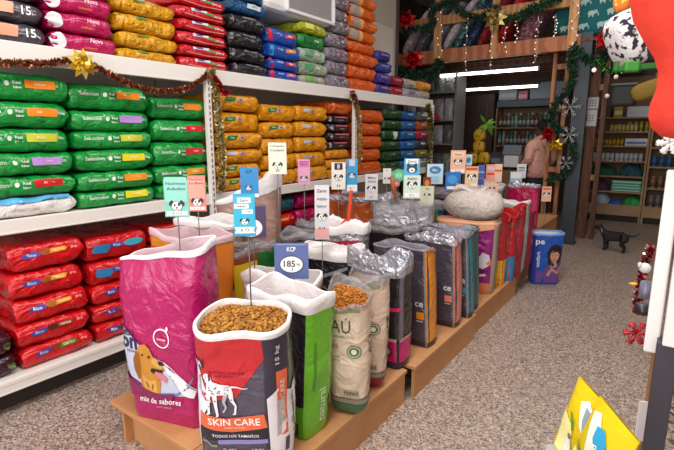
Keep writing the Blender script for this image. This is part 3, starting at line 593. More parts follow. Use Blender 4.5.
# --- black sack with pink base
def bp_shapes():
    pk = film('#b81264', .3, .3, 9); return [P([(-.2, .045), (.6, .045), (.6, .165), (-.2, .165)], pk, 1), RC(.2, .175, .8, .018, ink('#b59a86'), 1), RC(.2, .022, .8, .044, ink('#33204a'), 1), P([(.0, .33), (.175, .345), (.175, .365), (.0, .352)], ink('#c8184e'), 2),
        EL(.10, .105, .034, .034, ink('#3a2c30'), 2), EL(.10, .105, .022, .020, ink('#b5a9a6'), 3), P([(.165, .18), (.20, .18), (.20, .55), (.165, .55)], ink('#6c6670'), 1), RC(.0, .50, .10, .02, ink('#7a2a8a'), 2, .2), RC(-.05, .45, .05, .07, ink('#9bb2cc'), 2)]
sack('black open sack with a hot pink base and crumpled silver liner', -1.30, 2.225, .345, .15, .60, 0, '#1c191d', bp_shapes(), silverl, .06, .14, mat('#c9c6c4', .5, bump=.6, scale=18), .86, wave=.02, jag=.03, rise=.03, seed=41, lean=(-.02, .02), r=.025)
# --- four charcoal sacks with coloured gussets
def char_shapes(side, sq):
    c = film(side, .3, .35, 9); g = ink('#857c78')
    s = [P([(.178, .62), (.335, .62), (.335, .0), (.178, .0)], c, 1), RC(.173, .31, .008, .62, g, 1), RC(.172, .02, .34, .035, ink('#2f2833'), 2)]
    s += [T('ce', .135, .275, .030, ink('#d9d4d6'), 2, bold=.02), RC(.14, .205, .05, .045, ink(sq), 2), RC(.135, .17, .04, .010, ink('#a59c96'), 2)]
    return s
pr = [(0, .94, .80), (.05, .99, .97), (.5, 1.0, 1.0), (.85, 1.0, 1.02), (1, 1.02, 1.05)]
for lb, y, x, sd, sq, seed, lean, D_ in (('charcoal open sack with an orange gusset', 2.565, -1.295, '#e08a1c', '#dd8a24', 51, (-.055, .03), .14), ('charcoal open sack with a salmon pink gusset', 2.955, -1.28, '#d97f6e', '#dd7c64', 52, (-.045, .03), .13),
                                     ('charcoal open sack with a blue-green gusset', 3.165, -1.265, '#2f7f92', '#3a8a9a', 53, (-.05, .02), .10), ('charcoal open sack with a dark teal gusset beside the purple sack', 3.345, -1.285, '#2c6a5c', '#2f7a6a', 54, (-.05, .02), .09)):
    lil = mat('#8f8a9c', .2, .3, bump=.7, scale=12)
    sack(lb, x, y, .37, D_, .61, 0, '#4a414d', char_shapes(sd, sq), silverl if seed == 52 else mat('#8e8a94', .3, .2, bump=.4, scale=16), {51: .010, 52: .04}.get(seed, .016), .13, kibm if seed == 51 else lil, .86, wave=.010, jag={51: .0, 52: .018}.get(seed, .004), rise=0, seed=seed, lean=lean, r=.02, prof=pr if seed < 53 else pr[:-1]+[(1, 1.02, 1.5)], wr=.006)
# --- big magenta rice sack and a tied white bag on it
def purple_shapes():
    return [P([(-.3, .56), (.4, .56), (.4, .62), (-.3, .62)], ink('#e8a884'), 1), P([(-.3, .56), (-.05, .545), (.1, .53), (.25, .56), (.25, .585), (-.3, .585)], ink('#e8a884'), 2), RC(.235, .31, .03, .62, ink('#a59488'), 2), P([(.25, .0), (.48, .0), (.48, .64), (.25, .64)], ink('#a08a7a'), 1),
            P([(.10, .28), (.15, .36), (.20, .34), (.215, .26), (.16, .22), (.10, .24)], ink('#d9d0da'), 2), P([(.18, .27), (.21, .30), (.22, .28), (.2, .25)], ink('#e07a4a'), 3), RC(.15, .20, .10, .012, ink('#3a1a3a'), 3), RC(.15, .165, .07, .02, ink('#e8c8dc'), 3, .2), P([(-.3, .0), (.25, .0), (.25, .10), (-.1, .09), (-.3, .12)], ink('#cf7a52'), 1)]
sack('purple open sack with peach rim carrying the tied white bag', -1.365, 3.78, .48, .22, .60, 9, '#8c0f6e', purple_shapes(), mat('#e3a988', .5), .02, .15, mat('#cfc5bc', .8), .9, dome=.03, wave=.004, seed=61, r=.06, wr=.006)
o = empty('tied_bag', (-1.34, 3.82, .805), 'plump translucent white bag resting on the purple sack', 'bag')
def fn(i, j):
    t = pi*j/15; a = 2*pi*i/32; rr_ = .25*sin(t)**.7*(1+.06*sin(a*3+t*2)+.05*noise.noise(Vector((cos(a)*3, sin(a)*3, t*3)))); return Vector((rr_*cos(a)*1.0, rr_*sin(a)*.62, .115+.145*cos(t)*(1 if t < pi/2 else .8)+.02*noise.noise(Vector((cos(a)*4, sin(a)*4, t*2)))))
MB().grid(fn, 32, 16, mat('#c9beb7', .4, bump=.8, scale=12, mix='#c6bab2', mscale=4), True).build('bag_body', o)
MB().tube([(.13*cos(q/4)-.04, .09*sin(q/4), .245+.02*sin(q*.8)) for q in range(26)], .016, mat('#d5cdcb', .3, bump=.6, scale=20), 8).build('rolled_neck', o)
# --- red sacks with coloured bases
def redw(base):
    g = ink('#b98a3a'); return [RC(.1, .10, .9, .22, film(base, .3, .3, 9), 1), P([(-.2, .20), (.4, .26), (.4, .20), (-.2, .14)], film(base, .3, .3, 9), 1), T('dog', .02, .44, .07, g, 2, w=.14, bold=.02), EL(.07, .52, .04, .03, ink('#7d5a3a'), 2), T('menu', .07, .33, .03, ink('#e8d0b0'), 2, rot=pi/2), EL(.07, .27, .025, .012, ink('#4a2a1a'), 3), T('complete', .20, .36, .03, ink('#d8b080'), 2, rot=pi/2)]
sack('red open sack with a yellow base', -1.245, 4.06, .25, .14, .60, 0, '#b81420', redw('#e2a81c'), mat('#b81420', .4), .012, .1, brownl, .9, wave=.02, seed=71, r=.03)
sack('red open sack with a sky blue base', -1.215, 4.245, .25, .13, .62, 0, '#b3131f', redw('#1f86c0'), mat('#b81420', .4), .012, .1, brownl, .9, wave=.02, seed=72, r=.03)
sack('deep red open sack next to the sky blue based one', -1.195, 4.40, .25, .11, .65, 0, '#a81220', redw('#8e0f1c'), mat('#b81420', .4), .012, .1, brownl, .9, wave=.015, seed=73, r=.03, tilt=(.05, 0))
sack('white and sage open sack beside the deep red sack', -1.21, 4.58, .25, .12, .68, 0, '#b9c2b6', [RC(.05, .3, .08, .3, ink('#7f9a84'), 2)], whl, .03, .15, brownl, .8, seed=74, r=.03)
sack('crimson open sack behind the blue sack', -1.20, 4.78, .25, .14, .56, 0, '#8e1030', [T('cat', .02, .3, .06, ink('#d8a0b0'), 2)], mat('#9a1030', .4), .012, .1, brownl, .9, seed=75, r=.03)
sack('tall crimson-pink open sack with white printing behind the blue sack', -1.30, 5.25, .30, .18, .78, 8, '#b50f4c', [T('pro', -.01, .5, .09, ink('#e6cfd8'), 2, rot=pi/2, w=.2), RC(.12, .45, .05, .5, ink('#c42a60'), 1)], silverl, .03, .2, brownl, .85, seed=76, r=.03, jag=.015)
# --- blue sack on the floor with a portrait
def blue_shapes():
    h = ink('#24161a'); f = ink('#c4917c'); w = ink('#e6edf5'); p = ink('#6a4a94')
    return [P([(-.17, .0), (-.12, .0), (-.10, .2), (-.09, .5), (-.17, .5)], ink('#2a3f9a'), 1), T('pe', -.09, .44, .06, w, 3, bold=.02), T('confort', -.105, .27, .03, w, 3, rot=pi/2, w=.16), P([(-.11, .02), (-.06, .02), (-.03, .12), (-.07, .16), (-.11, .14)], p, 2),
            P([(-.03, .02), (-.04, .16), (.0, .22), (.06, .20), (.12, .24), (.135, .02)], p, 2), P([(.0, .22), (-.02, .33), (.01, .41), (.07, .43), (.12, .39), (.125, .30), (.10, .24), (.05, .20)], h, 3), EL(.055, .31, .045, .062, f, 4), P([(.02, .34), (.05, .38), (.10, .38), (.105, .33), (.07, .355)], h, 5), P([(.03, .26), (.08, .25), (.09, .19), (.02, .19)], f, 3),
            ribbon([(-.0, .10), (.04, .17), (.10, .13), (.13, .20)], .035, f, 4), EL(.035, .315, .006, .004, h, 5, 6), EL(.075, .315, .006, .004, h, 5, 6), EL(.055, .275, .013, .005, ink('#a8505a'), 5, 8)]
sack('blue sack standing on the floor with a dark-haired woman printed on it', -.985, 5.0, .285, .17, .535, 33, '#1553b4', blue_shapes(), mat('#7f9fd6', .4), .02, .06, mat('#c9d4e4', .5), .96, wave=.004, seed=81, z=0, r=.05, prof=[(0, .9, .85), (.06, .94, .96), (.5, .98, 1.05), (1, 1.08, 1.2)])
# --- second and third rows
sack('pink-lined open sack with an orange side behind the golden retriever sack', -2.08, 1.53, .46, .19, .78, -4, '#d98a2c', [RC(0, .35, .44, .7, ink('#c93a5c'), 1), P([(.25, .1), (.42, .1), (.42, .74), (.25, .74)], ink('#e07c1c'), 2)], pinkl, .03, .28, brownl, .6, wave=.016, seed=91, prof=[(0, .93, .86), (.5, 1, 1.08), (1, 1.06, 1.3)])
sack('clear-lined open sack with terriers and a green band', -2.07, 1.93, .34, .13, .62, 74, '#7d3a1c', [RC(-.055, .40, .15, .3, ink('#c9ac1c'), 3), RC(.085, .3, .12, .6, film('#165f24', .3, .3, 9), 2), T('Guau', .085, .42, .05, ink('#c9c23a'), 3, rot=pi/2, w=.16), EL(-.13, .45, .05, .06, ink('#3a2018'), 2), EL(-.10, .36, .05, .06, ink('#c98a5a'), 2), EL(-.05, .45, .035, .04, ink('#d9b98a'), 3), P([(-.22, .0), (-.17, .0), (-.17, .6), (-.22, .6)], ink('#d9741c'), 2)], clearl, .03, .2, brownl, .7, wave=.012, rise=.02, jag=.006, seed=95, tilt=(.02, 0))
sack('translucent rosy-brown open sack with a white rim near the shelf upright', -2.41, 1.92, .38, .20, .77, 28, '#a8857c', [], whl, .04, .25, brownl, .75, wave=.014, seed=97, bm=mat('#a07a74', .28, bump=.6, scale=10, mix='#b7978e', mscale=3))
sack('tall translucent brown sack with a torn white top in the back row', -2.37, 2.24, .40, .22, .93, 28, '#a5827a', [RC(0, .02, .9, .04, ink('#8a6a5c'), 1)], whl, .05, .2, kibm, .80, wave=.012, jag=.01, rise=.03, seed=98, bm=mat('#9a756c', .28, bump=.5, scale=10, mix='#ad8c80', mscale=3), tilt=(.20, 0))
sack('dark plum sack with a small animal face behind the terrier sack', -2.0, 2.34, .25, .15, .64, 26, '#2c1d28', [EL(.05, .50, .055, .06, ink('#5c4038'), 2), EL(.05, .49, .028, .032, ink('#8a6656'), 3), RC(-.1, .5, .1, .12, ink('#4a3a6a'), 2)], clearl, .03, .10, kibm, .9, seed=101, rise=.02, jag=.015)
sack('black sack with a yellow panel and clear crumpled top', -2.12, 2.62, .22, .13, .65, 18, '#1b181c', [RC(-.07, .53, .10, .14, ink('#d8b01c'), 2), RC(.11, .50, .03, .16, ink('#d5d2d8'), 2), T('gato', .11, .5, .02, ink('#2a2a30'), 3, rot=pi/2, w=.1)], clearl, .04, .15, kibm, .9, seed=103, rise=.03, jag=.03)
sack('glossy black sack with a wide white liner behind the lime green sack', -1.665, 2.28, .34, .17, .62, 12, '#17161b', [RC(.04, .48, .2, .02, ink('#8b8892'), 2, .4), RC(.08, .42, .16, .014, ink('#a5a2ac'), 2, .7), RC(-.06, .40, .14, .01, ink('#77747e'), 2, -.5)], whl, .07, .12, mat('#d9d2d2', .5, bump=.4, scale=20), .94, dome=.04, seed=105, wave=.012, bm=mat('#1a191f', .14, bump=1, scale=16))
sack('silver sack with a red label lettered ON behind the cream sacks', -1.80, 2.60, .30, .17, .67, 24, '#b3aeb4', [RC(.0, .535, .20, .12, ink('#b3162c'), 2), T('ON', .02, .54, .07, ink('#f0e4e4'), 3, w=.11), RC(0, .25, .5, .26, ink('#1e1b20'), 1), T('ES', .10, .33, .05, ink('#b9b4ba'), 3), RC(.0, .18, .3, .03, ink('#2a7ac0'), 2), RC(.0, .14, .3, .03, ink('#d98a2c'), 2)], whl, .03, .15, brownl, .85, jag=.012, rise=.04, seed=107, bm=mat('#b5b1b8', .18, .5, bump=1, scale=14))
for lb, x, y, sd in (('black sack with teal panel behind the salmon gusset sack', -1.66, 3.04, 112),):
    sack(lb, x, y, .37, .17, .62, 10, '#221c22', [T('adult', .13, .40, .03, ink('#c5c0c4'), 2, rot=pi/2, w=.14), RC(.02, .42, .14, .05, ink('#28555c' if sd == 112 else '#3a2d34'), 2), RC(.2, .3, .03, .6, ink('#6d656c'), 1)], clearl, .03, .1, kibm, .9, seed=sd, jag=.02, rise=.02)
sack('large crumpled silver-white sack holding the metal scoop', -1.75, 3.34, .46, .22, .74, 14, '#c6c6cc', [RC(.05, .58, .3, .02, ink('#55545c'), 2, .1), RC(-.1, .54, .16, .014, ink('#77767e'), 2, -.4), RC(.15, .36, .2, .16, ink('#b59a86'), 2)], clearl, .06, .15, mat('#bdbcc4', .25, .3, bump=.9, scale=12), .9, jag=.03, rise=.03, seed=113, bm=mat('#c2c3ca', .2, .4, bump=1, scale=13))
sack('orange kibble sack at the back with a silver rim', -2.28, 3.35, .46, .22, .78, 18, '#b5531c', [], silverl, .04, .1, mat('#b5612a', .85, bump=.9, scale=90), .97, dome=.06, seed=115)
sack('grey sack in the back row beside the orange kibble', -2.32, 3.85, .42, .2, .74, 18, '#77757c', [RC(0, .6, .3, .06, ink('#a9a6ae'), 2)], silverl, .04, .1, brownl, .9, seed=117, jag=.03)
sack('navy and green sack with a clear top in the back row', -1.85, 3.92, .40, .2, .70, 10, '#1d3a5c', [RC(.1, .5, .12, .3, ink('#2c6a44'), 2), RC(-.1, .5, .1, .2, ink('#c9cdd6'), 2)], clearl, .06, .15, brownl, .85, seed=119, jag=.02, rise=.02)
sack('plum sack in the back row near the far display box', -1.75, 4.35, .44, .22, .74, 8, '#4a1f38', [RC(.05, .5, .2, .2, ink('#8a3a5c'), 2)], clearl, .05, .15, brownl, .85, seed=121, jag=.03)
sack('grey-brown sack in the back row beside the tall crimson sack', -1.68, 5.15, .36, .22, .76, 8, '#8d8480', [RC(0, .45, .2, .2, ink('#a59c98'), 2)], mat('#cdc8c8', .3, bump=.6, scale=14), .05, .12, mat('#c8c2c0', .4, bump=.5, scale=16), .95, dome=.1, seed=123)
sack('navy sack in the back row beside the grey-brown one', -1.9, 4.72, .36, .22, .74, 8, '#25304f', [RC(0, .5, .2, .2, ink('#a04a5c'), 2)], clearl, .05, .12, brownl, .9, seed=124)
# ================================================================== PRICE CARDS ON WIRE STAKES
wire = mat('#6f6c70', .35, .8)
def card(px, py, pw, ph, Y, col, label, shapes, zfoot=.8, rz=38, name='price_card', cat='price card', stakex=0, sh_h=None, edge=None, noStake=False, lean=0):
    """card centred on the sight line of pixel (px, py) at depth Y; shapes use a 1 x (ph/pw) unit card"""
    c = ony(px, py, Y); k = ppm(c); w, h = pw/k, ph/k
    zf = HB+.002 if Y >= 1.9 else zfoot; zf = min(zf, c.z-h/2-.01)
    o = empty(name, (c.x, c.y, zf), label, cat, 'price cards on wire stakes', radians(rz))
    mb = MB(); cm = mat(col, .4)
    S = lambda x, y, off=0: Vector((x*w, -.002-off, c.z-zf+y*w))
    mb.box((0, 0, c.z-zf), (w, .003, h), cm)
    if shapes: printed(mb, S, shapes, 0, .0006, .0003)
    mb.build('card', o)
    if not noStake: MB().tube([(stakex*w, .003, 0), (stakex*w, .003, c.z-zf-h*.3)], .0028, wire, 6).build('stake', o)
    return o
def pups(y=-.25, k=.22): return xf(dogface(), 0, y, k, None, 3)
dk = ink('#2a3a42'); wt = ink('#f4f2f0')
def std(words, hh, dark=dk, band=None, y0=None, pk=.24):
    s = []; y = (y0 if y0 is not None else hh/2-.18)
    for wd in words: s.append(T(wd, 0, y, .13, dark, 3, w=min(.8, .13*len(wd)))); y -= .22
    pk *= 1.35; s += pups(-hh/2+.50*pk+.26, pk)
    if band: s += [P([(-.46, -hh/2+.06), (.46, -hh/2+.06), (.40, -hh/2+.15), (.46, -hh/2+.24), (-.46, -hh/2+.24), (-.40, -hh/2+.15)], ink(band), 5), T('$ 12.0', 0, -hh/2+.15, .10, dark, 6, w=.4)]
    return s
card(176.5, 198, 24, 38, 1.22, '#7fc8b8', 'mint green price card staked in the magenta golden retriever sack', [RC(0, .35, .9, 1.05, ink('#8fd4c6'), 1)]+std(['Nutrinect', 'Adulto'], 1.58, band='#eef4f0', pk=.27), .72, 40)
card(197, 193.5, 17.5, 36, 1.60, '#e88a7c', 'coral price card just behind the mint green one', [RC(0, .3, .9, 1.2, ink('#f0a597'), 1)]+std(['Nutrinect', 'La Raza'], 2.0, ink('#8a2f34'), '#f4efec', pk=.30), .80, 40)
card(249.5, 182.5, 18, 30, 2.0, '#2f8fd0', 'plain blue price card near the yellow sacks', [T('KP', 0, .6, .2, ink('#1d4c7a'), 2)]+xf(dogface(), -.05, -.32, .22, None, 3)+[RC(.3, -.72, .4, .2, wt, 2)], .85, 36)
def lb_shapes():
    return [RC(0, 0, .96, 1.84, ink('#38b4d8'), 1), RC(.0, .70, .62, .24, wt, 2), T('Zamir', 0, .70, .14, dk, 3, w=.42), RC(-.12, .42, .66, .22, wt, 2), T('Adulto', -.12, .42, .12, dk, 3, w=.4), RC(.14, .16, .5, .2, wt, 2), T('15 kg', .14, .16, .11, dk, 3)] + pups(-.33, .26) + [P([(-.48, -.86), (.48, -.86), (.40, -.72), (.48, -.56), (-.48, -.56), (-.40, -.72)], wt, 5), T('$ 72', 0, -.71, .15, dk, 6, w=.4)]
card(244.5, 215, 21.5, 43, 1.20, '#2aa5cf', 'light blue price card with white strips staked in the dalmatian sack', lb_shapes(), .82, 40, stakex=.15)
card(253, 222, 26, 32, 1.62, '#4a3a62', 'dark purple price card with a white oval behind the light blue card', [EL(-.1, -.22, .46, .36, wt, 1), T('62 kg', -.1, -.22, .16, dk, 2, w=.5)], .70, 38)
card(277.5, 158.5, 18, 31, 2.15, '#f3ecd2', 'cream price card on the tall translucent brown sack', std(['Chiquito', 'Cuidado'], 1.72, pk=.25)+[T('$ 9', 0, -.70, .12, dk, 4)], .85, 36)
card(304, 172, 12, 25, 2.95, '#f0a9cf', 'pink price card against the lowest yellow sacks', [RC(0, .65, .84, .5, ink('#e07ab4'), 1)]+std(['Gatita', 'Mimo'], 2.08, ink('#7a2458'), pk=.28), .8, 36)
card(322, 212.5, 14.5, 55, 2.10, '#dcd8de', 'tall narrow white price card fading to pink at its foot', [RC(0, -1.45, .94, .7, ink('#e8a9a4'), 1), T('Zamir', 0, 1.5, .22, dk, 3, w=.7), T('Adulto', 0, .95, .2, dk, 3, w=.7), T('Sabor', 0, .45, .18, dk, 3, w=.7)]+pups(-.35, 0.44)+[T('$ 14', 0, -1.1, .2, dk, 4)], .65, 36)
card(291.5, 261, 34, 37, 1.62, '#5e6fa6', 'slate blue price card with a white bubble reading 185 kg', [T('KCP', 0, .36, .14, wt, 2, w=.26, bold=.03), EL(0, -.10, .36, .27, ink('#2d3350'), 2), EL(0, -.10, .335, .245, wt, 3), T('185', -.06, -.08, .20, dk, 4, w=.34, bold=.02), T('kg', .2, -.10, .10, dk, 4), T('$', .02, -.25, .08, dk, 4), RC(0, .5, .9, .04, ink('#8d9ac8'), 1)], .60, 36, stakex=.05)
card(338.5, 176, 14, 27, 3.0, '#f1eee6', 'white price card with a black logo block at its top', [RC(0, .68, .58, .46, ink('#25222a'), 2), T('8', 0, .68, .3, wt, 3)]+pups(-.15, 0.39)+[T('$ 8', 0, -.7, .16, dk, 3)], .8, 36)
card(352, 176, 11, 34, 3.1, '#3c9ad2', 'blue and white price card shaped like a bottle', [RC(0, 1.2, .5, .6, ink('#c8ccd2'), 2)]+pups(.0, 0.39)+[RC(0, -1.1, .94, .6, wt, 2), T('$ 7', 0, -1.1, .22, dk, 3)], .8, 36)
card(347, 184, 11, 20, 3.18, '#2f8ac8', 'blue price card half hidden behind the bottle-shaped card', [RC(0, -.7, .9, .3, wt, 2)], .8, 36)
card(371.5, 187, 12.5, 26, 3.25, '#d9d0d4', 'pale lilac price card in the row before the shelf end', [T('Miau', 0, .75, .18, dk, 3, w=.6), T('Gold', 0, .45, .16, dk, 3, w=.6)]+pups(-.2, 0.42)+[T('$ 6', 0, -.8, .16, dk, 3)], .8, 36)
o = card(387, 176, 8, 15, 3.52, '#e6e4e0', 'small white price card left of the round green tag', std(['Ave'], 1.8, pk=.3), .84, 36)
def roundtag(px, py, d, Y, col, label, ring):
    c = ony(px, py, Y); k = ppm(c); r = d/k/2
    o = empty('round_price_tag', (c.x, c.y, .80), label, 'price tag', 'price cards on wire stakes', radians(36)); mb = MB()
    S = lambda x, y, off=0: Vector((x*r, -.002-off, c.z-.8+y*r))
    n = 24; vs = [Vector((r*cos(2*pi*i/n), q, c.z-.8+r*sin(2*pi*i/n))) for q in (-.0015, .0015) for i in range(n)]
    mb.add(vs, [tuple(range(n)), tuple(range(2*n-1, n-1, -1))]+[(i, (i+1) % n, n+(i+1) % n, n+i) for i in range(n)], mat(col, .4), False)
    printed(mb, S, [EL(0, 0, .62, .62, ink(ring), 1), T('$ 5', 0, 0, .5, wt, 2)], 0); mb.build('tag_disc', o)
    MB().tube([(0, .003, 0), (0, .003, c.z-.8-r*.5)], .0028, wire, 6).build('stake', o)
roundtag(398.5, 175.5, 13, 3.55, '#4fc08c', 'round green price tag above the metal scoop', '#7fd0aa')
roundtag(396.5, 183.5, 7, 3.5, '#c96a6c', 'small round red price tag below the green one', '#d88a8a')
card(412, 167, 15.5, 17, 3.0, '#5ab0e0', 'sky blue price card with a husky above the mint cream card', [RC(0, .36, .8, .3, wt, 1), T('Zamir', 0, .36, .16, dk, 2, w=.6), EL(0, -.15, .34, .26, ink('#3a3f4a'), 2), EL(0, -.2, .2, .16, wt, 3), EL(0, -.22, .07, .05, dk, 4), P([(-.33, .0), (-.28, .3), (-.1, .1)], ink('#3a3f4a'), 2), P([(.33, .0), (.28, .3), (.1, .1)], ink('#3a3f4a'), 2)], 1.32, 36)
card(412, 187, 17, 23, 3.0, '#cfe0d2', 'mint cream price card on a long wire stake before the silver-white sack', pups(.08, 0.36)+[T('Adulto', 0, .5, .14, dk, 3, w=.6), P([(-.46, -.6), (.46, -.6), (.4, -.48), (.46, -.34), (-.46, -.34), (-.4, -.48)], wt, 5), T('$ 11', 0, -.47, .14, dk, 6)], .75, 36, stakex=.1)
card(427, 196, 13.5, 20, 3.4, '#d8d8bc', 'pale olive price card right of the mint cream card', pups(0, .3)+[T('Ok', 0, .55, .14, dk, 3)], .8, 36)
card(435, 174, 16, 20, 4.0, '#cfe6f4', 'pale blue price card in the middle of the back row', [EL(0, .25, .36, .24, ink('#3f8ac8'), 2), T('Mix', 0, .25, .16, wt, 3), RC(0, -.3, .5, .4, ink('#a9d4ec'), 2)], .85, 36)
card(458, 162, 15, 23, 4.0, '#f2b79c', 'peach price card standing highest in the back row', [RC(0, .5, .7, .3, ink('#f4d4c4'), 2), T('Nect', 0, .5, .16, dk, 3, w=.5)]+pups(-.05, 0.34)+[RC(0, -.6, .9, .22, wt, 2), T('$ 10', 0, -.6, .14, dk, 3)], .95, 36)
card(453, 181, 15, 18, 3.95, '#2a74c4', 'strong blue price card below the peach one', [EL(-.05, .1, .34, .3, ink('#4f9ae0'), 2), RC(0, -.45, .8, .2, wt, 2)], .9, 36)
card(471.5, 177, 13, 21, 4.1, '#f0cfa8', 'cream and orange price card next to the peach one', [RC(0, .62, .9, .22, ink('#e0563a'), 2)]+pups(-.05, 0.42)+[RC(.2, -.6, .5, .2, wt, 2)], .9, 36)
card(468.5, 160, 7, 11, 4.2, '#cfd8e0', 'tiny blue-spotted price card right of the peach card', [EL(0, 0, .34, .4, ink('#2f86cc'), 2)], .95, 36)
card(481, 175, 7, 20, 4.3, '#4a64b4', 'narrow indigo price card between two orange ones', [RC(0, .4, .8, .3, ink('#8fb0e0'), 2), RC(0, -.5, .8, .3, ink('#8a6ab0'), 2)], .9, 36)
card(490.5, 173, 9, 17, 4.5, '#f0a890', 'salmon price card in the pair near the counter', [RC(0, .5, .8, .4, ink('#d8ccd4'), 2), RC(0, -.1, .8, .22, ink('#e0482c'), 2)], .9, 36)
card(498, 173, 8, 18, 4.55, '#f2c9b0', 'pale salmon price card, right one of the pair near the counter', [RC(0, .3, .8, .22, ink('#e0583c'), 2), RC(0, -.6, .7, .3, ink('#d9d4d2'), 2)], .9, 36)
card(492, 189, 12, 11, 4.3, '#f4bfa4', 'small square peach price card under the salmon pair', pups(-.02, .3), .85, 36)
card(521.5, 171, 9, 14, 5.6, '#e4e6ec', 'white printed price card next to the peach sweatshirt', [RC(0, .35, .7, .12, dk, 2), RC(0, .1, .7, .08, dk, 2)], .95, 36)
card(516, 179, 12, 15, 5.4, '#9fd0e4', 'aqua and white price card below the white printed one', [RC(0, .3, .9, .5, wt, 2), RC(.1, -.35, .4, .4, ink('#3a9ac0'), 2)], .9, 36)
card(546.5, 194, 9.5, 15, 5.12, '#f2b49a', 'peach price card in front of the timber frame', pups(-.1, 0.42)+[RC(0, .55, .8, .2, ink('#e0704a'), 2)], .86, 36)
card(427, 183, 8, 12, 3.8, '#8a3a2a', 'brown price card behind the pale olive one', [EL(0, 0, .3, .4, ink('#d88a4a'), 2)], .85, 36)
# --- scoops standing in the sacks
c = ony(399, 206, 3.42)
o = empty('feed_scoop', (c.x, c.y, c.z-.10), 'metal scoop with a wooden handle stuck in the silver-white sack', 'scoop'); o.rotation_euler = (radians(8), radians(-12), radians(36))
st = mat('#c9c6c4', .22, .9)
mb = MB(); mb.grid(lambda i, j: Vector((.05*cos(pi+pi*i/12)*(1-.1*j/5), .03+.05*sin(pi+pi*i/12), .0+.17*j/5)), 13, 6, st)
mb.grid(lambda i, j: Vector((.046*cos(pi+pi*i/12)*(1-.1*j/5), .03+.046*sin(pi+pi*i/12), .0+.17*j/5)), 13, 6, st)
mb.add([Vector((.045*cos(pi+pi*i/12), .03+.045*sin(pi+pi*i/12), .17)) for i in range(13)], [tuple(range(13))], st); mb.build('scoop_blade', o)
MB().tube([(0, 0, .16), (0, .0, .20), (0, 0, .22), (0, 0, .36)], [.012, .012, .019, .016], mat('#a9582a', .5), 10).build('handle', o)
c = ony(346, 224, 2.62)
o = empty('feed_scoop', (c.x, c.y, c.z-.05), 'orange plastic scoop standing upright in the silver ON sack', 'scoop'); o.rotation_euler = (0, radians(5), radians(36))
op = mat('#e2471c', .35)
mb = MB(); mb.grid(lambda i, j: Vector((.06*(1-.75*(j/5)**1.5)*cos(pi+pi*i/12), .02+.04*sin(pi+pi*i/12)*(1-.6*j/5), .0+.08*j/5)), 13, 6, op)
mb.add([Vector((.06*cos(pi+pi*i/12), .02+.04*sin(pi+pi*i/12), .0)) for i in range(13)], [tuple(range(13))], op); mb.build('scoop_blade', o)
MB().box((.01, 0, .18), (.022, .014, .22), op, bev=.005).build('handle', o)
c = ony(457, 190, 3.95)
o = empty('feed_scoop', (c.x, c.y, .84), 'scoop with a yellow handle standing behind the tied white bag', 'scoop'); MB().tube([(0, 0, 0), (0, 0, c.z+.06-.84)], [.016, .013], mat('#b98a3a', .5), 8).build('handle', o)
MB().lathe([(.03, -.08), (.045, -.04), (.02, .01)], st, 12).build('scoop_blade', o)
# ================================================================== LOFT GOODS, LIGHTS, GARLANDS
def cushion(mb, sx, sy, sz, m, rot=None, c=(0, 0, 0), e=.45, nu=22, nv=12):
    def f(v): return math.copysign(abs(v)**e, v)
    def fn(i, j):
        a = 2*pi*i/nu; t = -pi/2+pi*j/(nv-1)
        v = Vector((sx/2*f(cos(t))*f(cos(a)), sy/2*f(cos(t))*f(sin(a)), sz/2*(abs(sin(t))**.8)*(1 if t > 0 else -1)))
        return Vector(c)+(rot @ v if rot is not None else v)
    return mb.grid(fn, nu, nv, m, True)
beds = [(418, '#c9a9bc', '#efe6ea', 18, -38, 'pink floral pet bed leaning at the left end of the loft', 42), (432, '#5d5a68', '#9a97a6', 30, -38, 'grey speckled pet bed second from the left on the loft', 40), (446, '#8a8494', '#b9b4c4', 30, -38, 'lilac-grey pet bed leaning third on the loft', 38),
        (459, '#b9b0b4', '#e6dede', 30, -36, 'pale pet bed with white print behind the icicle lights', 38), (470, '#1d4a5c', '#7aa9a0', 30, -34, 'dark teal leafy pet bed on the loft', 38), (482, '#1c2c5a', '#5a6a9a', 30, -32, 'navy pet bed beside the red ones on the loft', 38), (493, '#8e1420', '#c03a40', 30, -30, 'dark red pet bed behind the gold bow', 36), (510, '#b3101c', '#d8323a', 30, -28, 'bright red pet bed on the loft', 40),
        (536, '#7a4a58', '#b98a94', 26, -26, 'dusty rose patterned pet bed on the loft', 56)]
for px, c1, c2, s_, tilt, lb, w in beds:
    p = ony(px, 34, 7.22); k = ppm(p)
    o = empty('pet_bed', (p.x, 7.24, 2.90), lb, 'pet bed', 'pet beds on the loft')
    rot = Matrix.Rotation(radians(-tilt), 3, 'Y')
    cushion(MB(), .12 if w < 50 else .26, .5, .86, mat(c1, .9, mix=c2, mscale=s_, kind='noise', mlo=.5, mhi=.62, bump=.3, scale=30), rot, (0, .12, .24)).build('cushion', o)
    MB().tube([rot @ Vector((0, -.16, q/10*.7-.35))+Vector((-.07, .12, .24)) for q in range(11)], .014, mat('#23202a', .9), 6).build('piping', o)
